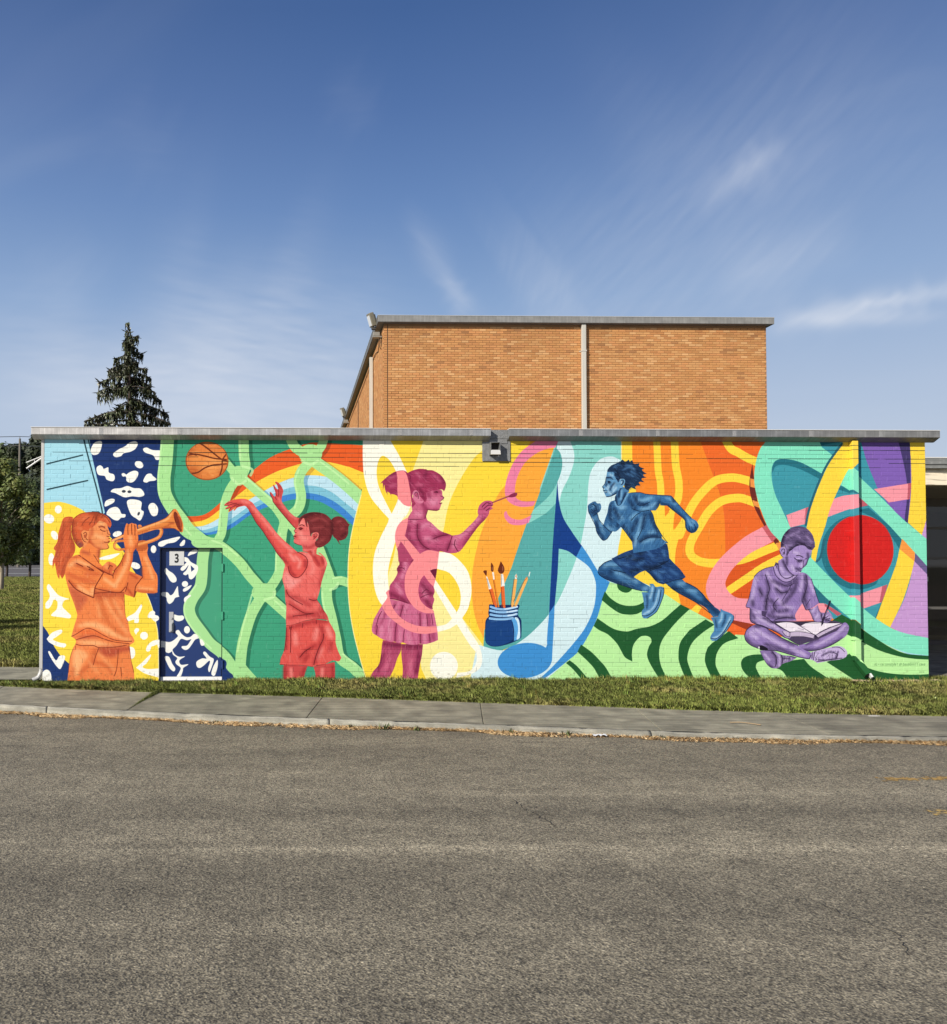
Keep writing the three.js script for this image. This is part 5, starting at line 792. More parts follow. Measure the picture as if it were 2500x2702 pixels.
// roof edge: folded metal in lengths, its underside canted back to the wall, broken once by a drain box
{
  const roof = part('roof', box(-0.14, WX + 0.12, WH + 0.055, WH + 0.135, -12.1, 0.02), std(0.3, 0.3, 0.3, 0.9), wing);
  const prof = [[-0.02, -0.006], [0.012, -0.006], [0.145, 0.05], [0.15, 0.056], [0.15, 0.15], [0.144, 0.156], [-0.02, 0.16]];
  const length = (x0, x1) => { const P = [], U = []; for (let i = 0; i + 1 < prof.length; i++) { const [z0, y0] = prof[i], [z1, y1] = prof[i + 1], v0 = i / 6, v1 = (i + 1) / 6, q = [[x0, y0, z0, v0], [x1, y0, z0, v0], [x1, y1, z1, v1], [x0, y1, z1, v1]]; for (const k of [0, 1, 2, 0, 2, 3]) { P.push(q[k][0], WH + q[k][1], q[k][2]); U.push(q[k][0] / 1.7, q[k][3]); } } for (const [x, f] of [[x0, 1], [x1, 0]]) for (let i = 1; i + 1 < prof.length; i++) for (const k of f ? [0, i, i + 1] : [0, i + 1, i]) { P.push(x, WH + prof[k][1], prof[k][0]); U.push(x, k / 6); } const g = new THREE.BufferGeometry(); g.setAttribute('position', new THREE.Float32BufferAttribute(P, 3)); g.setAttribute('uv', new THREE.Float32BufferAttribute(U, 2)); g.computeVertexNormals(); return g; };
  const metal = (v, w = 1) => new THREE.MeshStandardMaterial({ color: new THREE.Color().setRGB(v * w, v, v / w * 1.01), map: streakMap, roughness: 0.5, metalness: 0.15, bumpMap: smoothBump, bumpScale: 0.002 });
  const runs = [[-0.165, 2.1, 0.62, 1.03], [2.104, 4.4, 0.48, 1.0], [4.404, 6.6, 0.40, 0.98], [6.604, 6.9, 0.43, 0.97], [7.19, 9.5, 0.29, 0.97], [9.504, 11.9, 0.27, 0.98], [11.904, WX + 0.135, 0.285, 1.0]];  // paler towards the left: reflection gradient of the metal put into the colours
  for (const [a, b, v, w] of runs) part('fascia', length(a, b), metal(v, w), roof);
  for (const x of [0.9, 2.1, 3.3, 4.4, 5.5, 6.6, 8.3, 9.5, 10.7, 11.9, 13.0]) part('seam_cover', box(x - 0.03, x + 0.03, WH + 0.058, WH + 0.149, 0.1505, 0.1525), metal(0.42, 1), roof);
  part('drip_edge', merged([box(-0.172, 6.905, WH + 0.158, WH + 0.168, -0.05, 0.158, 0.002), box(7.185, WX + 0.142, WH + 0.158, WH + 0.168, -0.05, 0.158, 0.002)]), std(0.66, 0.64, 0.6, 0.5), roof);
  // ends of the roof edge, returning along the two end walls
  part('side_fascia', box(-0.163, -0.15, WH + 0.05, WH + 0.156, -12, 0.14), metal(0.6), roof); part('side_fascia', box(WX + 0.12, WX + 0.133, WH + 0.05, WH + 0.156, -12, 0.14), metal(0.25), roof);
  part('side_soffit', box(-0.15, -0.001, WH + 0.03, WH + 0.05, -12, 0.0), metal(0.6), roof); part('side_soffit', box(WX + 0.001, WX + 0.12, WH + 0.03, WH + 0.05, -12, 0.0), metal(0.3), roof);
  // drain box
  const g = new THREE.MeshStandardMaterial({ color: new THREE.Color().setRGB(0.28, 0.285, 0.29), map: streakMap, roughness: 0.5, metalness: 0.25, bumpMap: smoothBump, bumpScale: 0.004 });
  const drain = part('drain_box', merged([box(6.9, 7.19, WH + 0.03, WH + 0.165, 0.0, 0.03, 0.004), box(6.795, 7.235, WH - 0.325, WH - 0.012, 0.004, 0.016, 0.004), box(6.9, 7.185, WH - 0.05, WH + 0.03, 0.004, 0.026, 0.004)]), g, wing, 'grey sheet metal drain box set into the gap in the roof edge');
  part('spout', merged([box(6.9, 6.908, WH - 0.235, WH - 0.04, 0.016, 0.14), box(7.042, 7.05, WH - 0.235, WH - 0.04, 0.016, 0.14), box(6.908, 7.042, WH - 0.048, WH - 0.04, 0.016, 0.14)]), g, drain);
  part('spout_back', box(6.908, 7.042, WH - 0.235, WH - 0.048, 0.016, 0.02), std(0.05, 0.045, 0.045, 0.9), drain);  // dark colour carries the shade inside the open spout
  part('spout_lip', new THREE.BoxGeometry(0.15, 0.075, 0.012).rotateX(-0.3).translate(6.975, WH - 0.2, 0.142), std(0.56, 0.54, 0.5, 0.6), drain);
  // painted downpipe on the right
  const px0 = 12.587, px1 = 12.677, half = 1, dz = 0.098, pipe = [];
  pipe.push(box(px0, px1, 0.30, WH + 0.005, 0.004, dz, 0.006));
  const pm = part('downpipe', muralUV(merged(pipe), half, -0.01), new THREE.MeshStandardMaterial({ map: muralTex[1], roughness: 0.45, color: new THREE.Color().setRGB(0.84, 0.84, 0.84) }), wing, 'square downpipe painted over with the mural');
  part('pipe_strap', muralUV(merged([box(px0 - 0.02, px1 + 0.02, 0.62, 0.645, 0.004, dz + 0.003)]), half), muralMat[1], pm);
  const elbow = new THREE.BoxGeometry(0.09, 0.26, 0.09).rotateX(-0.62).rotateZ(0.36).translate(12.672, 0.2, 0.122);
  part('elbow', muralUV(elbow, half), muralMat[1], pm);
  part('mouth_shade', new THREE.BoxGeometry(0.07, 0.004, 0.07).rotateX(-0.62).rotateZ(0.36).translate(12.713, 0.093, 0.202), std(0.01, 0.01, 0.01, 1), pm);  // black plate painted as the shade inside the open end
  part('elbow_lip', new THREE.BoxGeometry(0.03, 0.1, 0.06).rotateX(-0.6).rotateZ(0.3).translate(12.735, 0.1, 0.21), std(0.6, 0.62, 0.58, 0.6), pm);
  // white downpipe on the left corner
  const white = std(0.66, 0.65, 0.63, 0.5, { map: streakMap, metalness: 0.1 });
  const wp = part('downpipe', merged([box(-0.055, -0.004, 0.18, WH + 0.03, -0.1, -0.008, 0.006)]), white, wing, 'white downpipe on the left corner');
  part('elbow', merged([tube([[-0.03, 0.2, -0.05], [-0.04, 0.12, -0.04], [-0.075, 0.05, -0.02], [-0.15, 0.015, 0]], 0.034, 4, 8)]), white, wp);
}
// service bracket on the left end wall
{
  const b = thing('wall_bracket', 'white two armed metal bracket on the left end of the mural building', 'bracket', [-0.06, 3.5, -0.2]);
  const m = std(0.74, 0.73, 0.7, 0.45, { metalness: 0.2 });
  part('arm', rod([0, 0, 0], [-0.27, -0.115, 0.02], 0.008), m, b); part('arm', rod([0, -0.015, 0], [-0.265, -0.21, 0.03], 0.012), m, b); part('tie', rod([-0.15, -0.064, 0.01], [-0.145, -0.12, 0.015], 0.004), m, b); part('wall_plate', box(-0.006, 0.055, -0.06, 0.04, -0.02, 0.02), m, b);
}

// =====================================================================
// THE TALL BRICK HALL BEHIND
// =====================================================================
const HX0 = 6.43, HX1 = 17.55, HZ = -11.9, HTOP = 8.72, HDEEP = 27;
const hall = thing('brick_hall', 'tall plain brick hall with a flat grey roof edge, behind the mural building', 'building');
{
  const r = rng(29), tones = [[0.53, 0.25, 0.083], [0.50, 0.228, 0.073], [0.56, 0.28, 0.10], [0.62, 0.335, 0.135], [0.46, 0.20, 0.065], [0.545, 0.242, 0.083], [0.37, 0.165, 0.058]];
  const bm = tones.map((t) => std(...t, 0.85, { bumpMap: tiled(grainBump, 1), bumpScale: 0.002 })), vm = new THREE.MeshStandardMaterial({ vertexColors: true, roughness: 0.85 });
  const CO = 0.0677, BR = 0.203, J = 0.011, y0 = 5.22, rows = Math.floor((HTOP - y0) / CO), patch = noiseMaker(77);
  const tone = (x, y) => { const q = r(), p = patch.fbm(x * 0.5, y * 0.9, 3); return q < 0.1 ? 3 : q < 0.125 ? 6 : q < 0.22 ? 4 : q < 0.42 + 0.4 * (p - 0.5) ? 2 : q < 0.6 ? 1 : q < 0.8 ? 0 : 5; };
  const colored = (g, t, k = 1) => { const n = g.attributes.position.count, c = new Float32Array(n * 3); for (let i = 0; i < n; i++) { c[i * 3] = t[0] * k; c[i * 3 + 1] = t[1] * k; c[i * 3 + 2] = t[2] * k; } g.setAttribute('color', new THREE.BufferAttribute(c, 3)); return g; };
  // solid wall with the mortar face, pieces butted
  const mortar = std(0.34, 0.18, 0.08, 0.9, { map: blotch });
  const wall = part('wall', merged([box(HX0, HX1, 0, HTOP + 0.02, HZ - 0.3, HZ)]), mortar, hall), side = part('side_wall', box(HX0, HX0 + 0.3, 0, HTOP + 0.02, HZ - HDEEP, HZ - 0.3), mortar, hall), other = part('side_wall', box(HX1 - 0.3, HX1, 0, HTOP + 0.02, HZ - HDEEP, HZ - 0.3), mortar, hall);
  part('rear_wall', box(HX0 + 0.3, HX1 - 0.3, 0, HTOP + 0.02, HZ - HDEEP, HZ - HDEEP + 0.3), mortar, hall); void other;
  const proto = brickGeo(-BR / 2 + J / 2, BR / 2 - J / 2, -CO / 2 + J / 2, CO / 2 - J / 2, 0.009, 0, 0.002), list = [];
  const raked = (row) => row === 20 || row === 21 || row === 22 || (row > 7 && row < 12 && r() < 0.4);   // courses whose joints are washed out stand prouder
  for (let row = 0; row < rows; row++) {
    const y = y0 + (row + 0.5) * CO; let x = HX0 + 0.115 + (row % 2 ? BR / 2 : 0) - BR / 2;
    for (; x < HX1 - 0.02; x += BR) { const a = Math.max(x, HX0 + 0.115), b = Math.min(x + BR, HX1); if (b - a < 0.05) continue; list.push({ a, b, y, row, cut: b - a < BR - 0.01, t: tone(a, y), z: (r() - 0.5) * 0.004 + (raked(row) ? 0.006 : 0) }); }
  }
  const near = [...list].filter((o) => !o.cut).sort((p, q) => Math.hypot(p.a - EYE.x, p.y - EYE.y) - Math.hypot(q.a - EYE.x, q.y - EYE.y)), single = new Set(near.slice(0, 300));
  let n = 0; const field = [];
  for (const o of list) {
    if (single.has(o)) { const m = part(n ? `brick_${String(n).padStart(3, '0')}` : 'brick', proto, bm[o.t], wall); n++; m.position.set((o.a + o.b) / 2, o.y, HZ + o.z); }
    else field.push(colored(o.cut ? brickGeo(o.a + J / 2, o.b - J / 2, o.y - CO / 2 + J / 2, o.y + CO / 2 - J / 2, HZ + 0.009 + o.z, HZ, 0.002) : proto.clone().translate((o.a + o.b) / 2, o.y, HZ + o.z), tones[o.t], (0.93 + r() * 0.12) * (1 - 0.16 * smooth(HTOP - 1.3, HTOP, o.y) * smooth(0.45, 0.62, patch.fbm(o.a * 2.2, o.y * 0.25 + 9, 3)))));
  }
  // corner pier of header bricks left of the movement joint
  for (let row = 0; row < rows; row++) field.push(colored(brickGeo(HX0, HX0 + 0.092, y0 + row * CO + J / 2, y0 + (row + 1) * CO - J / 2, HZ + 0.009 + (row % 2) * 0.004, HZ, 0.002), tones[row % 2 ? 0 : 5], 0.9));
  stuff(new THREE.Mesh(merged(field), vm), 'brickwork', null, null, wall);
  part('movement_joint', box(HX0 + 0.096, HX0 + 0.111, y0, HTOP, HZ, HZ + 0.003), std(0.05, 0.035, 0.025, 1), hall);
  const sideField = [];
  for (let row = 0; row < rows; row++) for (let k = 0; k < HDEEP / BR; k++) { const z = HZ - (k + (row % 2 ? 0.5 : 0)) * BR - 0.02, g = proto.clone().rotateY(-Math.PI / 2).translate(HX0, y0 + (row + 0.5) * CO, z - BR / 2); sideField.push(colored(g, tones[tone(z, row)], 0.94 + r() * 0.14)); }
  stuff(new THREE.Mesh(merged(sideField), vm), 'brickwork', null, null, side);
  // roof
  const fm = (v) => std(v, v * 0.985, v * 0.94, 0.55, { map: streakMap, metalness: 0.1 });
  const roof = part('roof', box(HX0 - 0.16, HX1 + 0.12, HTOP + 0.04, HTOP + 0.2, HZ - HDEEP - 0.1, HZ + 0.17), std(0.2, 0.2, 0.2, 0.9), hall);
  const fu = (g) => { const p = g.attributes.position, u = g.attributes.uv; for (let i = 0; i < p.count; i++) u.setXY(i, (p.getX(i) + p.getZ(i)) / 2.4, p.getY(i)); return g; };
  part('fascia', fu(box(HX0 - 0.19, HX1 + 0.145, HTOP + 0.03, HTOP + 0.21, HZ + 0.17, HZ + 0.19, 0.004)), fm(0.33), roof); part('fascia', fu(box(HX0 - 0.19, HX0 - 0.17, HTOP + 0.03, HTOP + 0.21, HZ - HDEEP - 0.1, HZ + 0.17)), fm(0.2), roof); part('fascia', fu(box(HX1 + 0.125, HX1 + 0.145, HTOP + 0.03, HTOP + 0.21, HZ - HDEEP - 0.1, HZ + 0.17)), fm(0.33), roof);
  part('drip_edge', merged([box(HX0 - 0.2, HX1 + 0.155, HTOP + 0.21, HTOP + 0.222, HZ - 0.1, HZ + 0.2), box(HX0 - 0.2, HX0 - 0.1, HTOP + 0.21, HTOP + 0.222, HZ - HDEEP, HZ - 0.1)]), std(0.5, 0.5, 0.48, 0.5), roof);
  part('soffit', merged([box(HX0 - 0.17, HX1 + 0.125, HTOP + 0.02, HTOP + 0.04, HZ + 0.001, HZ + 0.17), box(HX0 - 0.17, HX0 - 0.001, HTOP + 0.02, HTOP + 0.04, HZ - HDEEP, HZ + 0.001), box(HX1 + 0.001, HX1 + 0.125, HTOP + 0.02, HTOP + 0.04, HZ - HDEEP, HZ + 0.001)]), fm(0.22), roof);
  // white downpipes
  const wm = std(0.72, 0.69, 0.61, 0.5, { map: streakMap });
  const pipe = part('downpipe', box(12.13, 12.255, 4.5, HTOP + 0.02, HZ + 0.02, HZ + 0.13, 0.01), wm, hall, 'white downpipe down the middle of the brick front');
  part('pipe_joint', box(12.118, 12.267, 7.94, 7.985, HZ + 0.02, HZ + 0.14, 0.006), wm, pipe); part('pipe_strap', box(12.08, 12.305, 7.955, 7.975, HZ + 0.0135, HZ + 0.0195), wm, pipe);
  part('downpipe', box(HX0 - 0.14, HX0 - 0.03, 4.5, HTOP - 0.18, -15.36, -15.24, 0.01), wm, hall, 'white downpipe on the left side wall');
  part('cable', merged([tube([[HX0 - 0.03, 8.6, -13.0], [HX0 - 0.03, 8.45, -13.1], [HX0 - 0.03, 8.3, -13.3], [HX0 - 0.03, 8.42, -14.2], [HX0 - 0.03, 8.45, -22], [HX0 - 0.03, 8.45, -32]], 0.012), tube([[HX0 - 0.03, 8.45, -22.2], [HX0 - 0.03, 5, -22.2], [HX0 - 0.03, 3, -22.2]], 0.015)]), std(0.13, 0.08, 0.05, 0.8), hall);
}
// flood lamps on the left eave of the hall
{
  const hous = std(0.20, 0.178, 0.125, 0.55, { metalness: 0.1 }), lens = std(0.62, 0.64, 0.66, 0.2), dark = std(0.05, 0.046, 0.04, 0.7), grey = std(0.26, 0.245, 0.21, 0.5, { metalness: 0.2 });
  const lamp = thing('flood_lamp', 'flood lamp at the front corner of the hall roof, nearer of the two', 'flood lamp', [HX0 - 0.22, HTOP + 0.02, -12.35], 'flood lamps on the hall eave');
  const tilt = new THREE.Matrix4().makeRotationFromEuler(new THREE.Euler(0.1, 0.22, 0.30)).setPosition(-0.1, 0.23, 0);
  const hm = part('housing', merged([new RoundedBoxGeometry(0.15, 0.4, 0.3, 2, 0.03).applyMatrix4(tilt), new RoundedBoxGeometry(0.05, 0.3, 0.24, 1, 0.015).translate(0.09, -0.02, 0).applyMatrix4(tilt)]), hous, lamp);
  part('lens', new RoundedBoxGeometry(0.02, 0.31, 0.23, 1, 0.008).translate(-0.072, -0.02, 0).applyMatrix4(tilt), lens, hm);
  part('bracket', merged([box(-0.1, 0.02, -0.06, 0.0, -0.06, 0.06, 0.008), rod([-0.09, -0.02, 0], [-0.06, 0.06, 0], 0.035)]), dark, lamp);
  part('junction_box', merged([box(-0.06, 0.14, -0.26, -0.14, -0.12, 0.08, 0.01), box(-0.08, 0.2, -0.3, -0.265, -0.13, 0.09, 0.006)]), grey, lamp);
  part('cable', tube([[0.12, -0.3, 0], [0.16, -0.4, 0], [0.15, -0.52, -0.1], [0.2, -0.56, -0.3]], 0.01), dark, lamp);
  const two = lamp.clone(); two.name = numbered('flood_lamp'); two.position.set(HX0 - 0.22, HTOP + 0.0, -28.3); two.userData = { label: 'farther flood lamp on the hall eave, just above the low grey roof edge', category: 'flood lamp', group: 'flood lamps on the hall eave' };
  scene.add(two);
}

// =====================================================================
// THE ENTRANCE BUILDING AT THE RIGHT EDGE
// =====================================================================
{
  const b = thing('entrance_building', 'shaded glass entrance under a flat canopy with a rough cream band, at the right edge', 'building');
  const metal = std(0.3, 0.305, 0.29, 0.5, { map: streakMap, metalness: 0.15 }), cream = new THREE.MeshStandardMaterial({ color: new THREE.Color().setRGB(0.85, 0.77, 0.63), roughness: 0.9, map: pixelTexture(256, 128, (x, y) => { const a = nA.fbm(x / 9, y / 14, 4), c = smooth(0.56, 0.66, nB.fbm(x / 4 + y / 9, y / 9, 3)); const v = 0.98 - 0.2 * c - 0.16 * (a - 0.4); return [v, v * 0.985, v * 0.95]; }) });
  const X0 = 13.82, X1 = 24, Z = -3.05, B = -6.2;
  const roof = part('roof', box(X0, X1, 3.64, 3.8, -12, Z - 0.02), std(0.25, 0.25, 0.25, 0.9), b);
  part('fascia', box(X0, X1, 3.71, 3.83, Z - 0.02, Z + 0.12, 0.005), metal, roof); part('drip_edge', box(X0, X1, 3.83, 3.85, Z - 0.05, Z + 0.13), std(0.62, 0.61, 0.58, 0.5), roof); part('soffit', box(X0, X1, 3.64, 3.705, Z - 0.02, Z + 0.1), metal, roof);
  part('beam', box(X0, X1, 3.33, 3.638, Z - 0.3, Z), cream, b, 'rough cream band under the canopy edge');
  part('ceiling', box(X0, X1, 3.3, 3.325, B - 0.2, Z - 0.31), std(0.2, 0.18, 0.15, 0.9), b);
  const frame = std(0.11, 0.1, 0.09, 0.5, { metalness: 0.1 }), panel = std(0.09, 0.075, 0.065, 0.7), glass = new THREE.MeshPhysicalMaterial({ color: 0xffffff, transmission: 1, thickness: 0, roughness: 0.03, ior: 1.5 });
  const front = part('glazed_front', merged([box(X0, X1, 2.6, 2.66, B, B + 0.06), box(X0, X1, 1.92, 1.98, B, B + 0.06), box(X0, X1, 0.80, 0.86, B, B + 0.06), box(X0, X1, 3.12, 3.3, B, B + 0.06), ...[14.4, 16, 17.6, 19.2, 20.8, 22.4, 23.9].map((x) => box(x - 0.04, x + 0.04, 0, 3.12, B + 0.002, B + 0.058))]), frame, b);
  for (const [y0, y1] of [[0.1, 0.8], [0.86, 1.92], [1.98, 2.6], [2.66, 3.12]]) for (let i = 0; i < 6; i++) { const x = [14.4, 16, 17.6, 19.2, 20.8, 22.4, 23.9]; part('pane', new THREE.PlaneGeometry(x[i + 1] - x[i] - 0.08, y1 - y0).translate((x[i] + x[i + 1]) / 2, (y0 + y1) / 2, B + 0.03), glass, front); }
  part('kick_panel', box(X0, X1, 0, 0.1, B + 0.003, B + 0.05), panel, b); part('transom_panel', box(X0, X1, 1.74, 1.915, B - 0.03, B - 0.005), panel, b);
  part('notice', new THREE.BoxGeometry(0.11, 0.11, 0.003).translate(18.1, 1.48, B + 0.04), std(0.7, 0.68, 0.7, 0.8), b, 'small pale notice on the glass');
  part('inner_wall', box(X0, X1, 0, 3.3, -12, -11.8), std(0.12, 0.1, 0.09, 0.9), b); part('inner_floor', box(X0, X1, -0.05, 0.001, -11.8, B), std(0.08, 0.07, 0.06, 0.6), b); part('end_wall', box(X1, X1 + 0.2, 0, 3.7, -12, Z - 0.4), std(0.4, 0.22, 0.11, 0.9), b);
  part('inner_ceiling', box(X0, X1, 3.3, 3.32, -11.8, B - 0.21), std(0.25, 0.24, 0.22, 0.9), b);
}

// =====================================================================
// TREES
// =====================================================================
function leafMaterial(r, g, b) { return new THREE.MeshPhysicalMaterial({ vertexColors: true, color: new THREE.Color().setRGB(r, g, b), roughness: 0.7, side: THREE.DoubleSide, transmission: 0.25, thickness: 0 }); }
class Tris { constructor() { this.P = []; this.N = []; this.C = []; } tri(a, b, c, n, k) { this.P.push(...a, ...b, ...c); for (let i = 0; i < 3; i++) { this.N.push(...n); this.C.push(...k); } } build() { const g = new THREE.BufferGeometry(); g.setAttribute('position', new THREE.Float32BufferAttribute(this.P, 3)); g.setAttribute('normal', new THREE.Float32BufferAttribute(this.N, 3)); g.setAttribute('color', new THREE.Float32BufferAttribute(this.C, 3)); return g; } }
// crown of many small leaf sprays gathered in clumps; a real volume with gaps
function broadCrown(seed, H0, H1, rad, count, leaf, lean = 0) {
  const r = rng(seed), t = new Tris(), clumps = [], V = THREE.Vector3;
  for (let i = 0; i < 46; i++) { const u = r(), y = mix(H0, H1, Math.pow(u, 0.9)), k = (y - H0) / (H1 - H0), R = rad * Math.pow(Math.sin(Math.PI * clamp(0.12 + 0.86 * k, 0, 1)), 0.7) * (0.82 + 0.35 * r()), a = r() * 6.283, q = Math.sqrt(r()) * 0.9; clumps.push([Math.cos(a) * R * q + lean * k, y, Math.sin(a) * R * q, rad * (0.2 + 0.22 * r())]); }
  for (let i = 0; i < count; i++) {
    const c = clumps[(r() * clumps.length) | 0], d = new V(r() - 0.5, (r() - 0.5) * 0.8, r() - 0.5).normalize(), s = c[3] * Math.pow(r(), 0.4), p = [c[0] + d.x * s, c[1] + d.y * s, c[2] + d.z * s];
    const n = new V(d.x + (r() - 0.5) * 1.2, d.y + 0.5 + (r() - 0.5), d.z + (r() - 0.5) * 1.2).normalize(), u = new V(r() - 0.5, r() - 0.5, r() - 0.5).cross(n).normalize(), w = n.clone().cross(u), l = leaf * (0.6 + 0.8 * r()), k = 0.65 + 0.7 * r(), col = [k * (0.9 + 0.3 * r()), k, k * (0.8 + 0.3 * r())];
    const at = (a, b) => [p[0] + u.x * a * l + w.x * b * l, p[1] + u.y * a * l + w.y * b * l, p[2] + u.z * a * l + w.z * b * l], nn = [n.x, n.y, n.z];
    t.tri(at(-1, 0), at(0, -0.45), at(1, 0.05), nn, col); t.tri(at(-1, 0), at(1, 0.05), at(0.1, 0.5), nn, col);
  }
  return { geo: t.build(), clumps };
}
const bark = std(0.16, 0.12, 0.085, 0.9, { map: blotch }), paleBark = std(0.34, 0.28, 0.2, 0.9, { map: blotch }), darkBark = std(0.06, 0.045, 0.035, 0.95);
function broadTree(name, label, [x, y, z], { seed, h0, h1, rad, count, leaf, mat, trunk, tr, lean = 0, group }) {
  const g = thing(name, label, 'tree', [x, y, z], group), c = broadCrown(seed, h0, h1, rad, count, leaf, lean), r = rng(seed + 1), limbs = [];
  limbs.push(tube([[0, -0.2, 0], [0.03 * rad, h0 * 0.5, 0], [lean * 0.2, mix(h0, h1, 0.35), 0], [lean * 0.6, mix(h0, h1, 0.8), 0]], tr, 5, 8));
  { const p = limbs[0].attributes.position; for (let i = 0; i < p.count; i++) { const k = clamp(p.getY(i) / h1), s = 1.25 - 1.1 * k; p.setX(i, p.getX(i) * s + 0); p.setZ(i, p.getZ(i) * s); } limbs[0].computeVertexNormals(); }
  for (const q of c.clumps.slice(0, 22)) { const y0 = mix(h0 * 0.8, q[1], 0.45 + 0.2 * r()); limbs.push(tube([[lean * 0.2, y0, 0], [q[0] * 0.45, mix(y0, q[1], 0.6), q[2] * 0.45], [q[0], q[1], q[2]]], tr * 0.22, 3, 5)); }
  part('trunk', merged(limbs), trunk, g); part('crown', c.geo, mat, g); return g;
}
const leafLight = leafMaterial(0.15, 0.185, 0.035), leafMid = leafMaterial(0.062, 0.094, 0.02), leafDark = leafMaterial(0.034, 0.052, 0.015);
broadTree('young_tree', 'small bright green lawn tree with a pale trunk at the left edge', [-15.7, 0, -46.8], { seed: 41, h0: 1.9, h1: 8.5, rad: 2.5, count: 15000, leaf: 0.15, mat: leafLight, trunk: paleBark, tr: 0.14, lean: 0.1 });
broadTree('roadside_tree', 'thin dark trunked tree by the far road, left of the other', [-34.8, 0.02, -108.6], { seed: 43, h0: 2.2, h1: 10, rad: 3.0, count: 12000, leaf: 0.2, mat: leafMid, trunk: darkBark, tr: 0.16 });
broadTree('roadside_tree', 'thin dark trunked tree by the far road, close to the mural building', [-31.7, 0.02, -108.4], { seed: 44, h0: 2.3, h1: 12.5, rad: 3.2, count: 15000, leaf: 0.2, mat: leafMid, trunk: darkBark, tr: 0.16 });
for (const [x, z, h, rad, seed, m, label] of [[-56.4, -160, 21, 5, 51, leafDark, 'big dark tree cut by the left edge of the picture'], [-52.6, -163, 22.6, 4.8, 52, leafMid, 'big green tree second from the left edge, behind the young tree'], [-49.2, -160, 23, 4.8, 53, leafDark, 'tall dark tree just left of the utility pole'], [-46.2, -164, 24, 4.8, 56, leafMid, 'tall green tree just right of the utility pole'], [-43.2, -158, 24.6, 5, 57, leafDark, 'tall dark tree touching the corner of the mural building'], [-52, -150, 14, 5.5, 54, leafDark, 'lower dark tree in front of the tall ones'], [-46.6, -150.5, 13, 5, 58, leafDark, 'lower dark tree in the middle, below the utility pole'], [-42, -150.5, 15, 5.5, 55, leafDark, 'low dark tree beside the far road']])
  broadTree('large_tree', label, [x, 1.9, z], { seed, h0: 1.0, h1: h, rad, count: 20000, leaf: 0.5, mat: m, trunk: darkBark, tr: 0.4 });
// two trees outside the picture on the left whose shadows lie across the lawn
broadTree('lawn_tree', 'leafy lawn tree standing left of the picture', [-13.2, 0, -5.4], { seed: 61, h0: 4.2, h1: 6.6, rad: 1.3, count: 7000, leaf: 0.14, mat: leafMid, trunk: bark, tr: 0.1 });
broadTree('lawn_tree', 'wide lawn tree standing further back left of the picture', [-14.8, 0, -0.9], { seed: 62, h0: 5.4, h1: 8.2, rad: 1.2, count: 7000, leaf: 0.15, mat: leafMid, trunk: bark, tr: 0.1 });

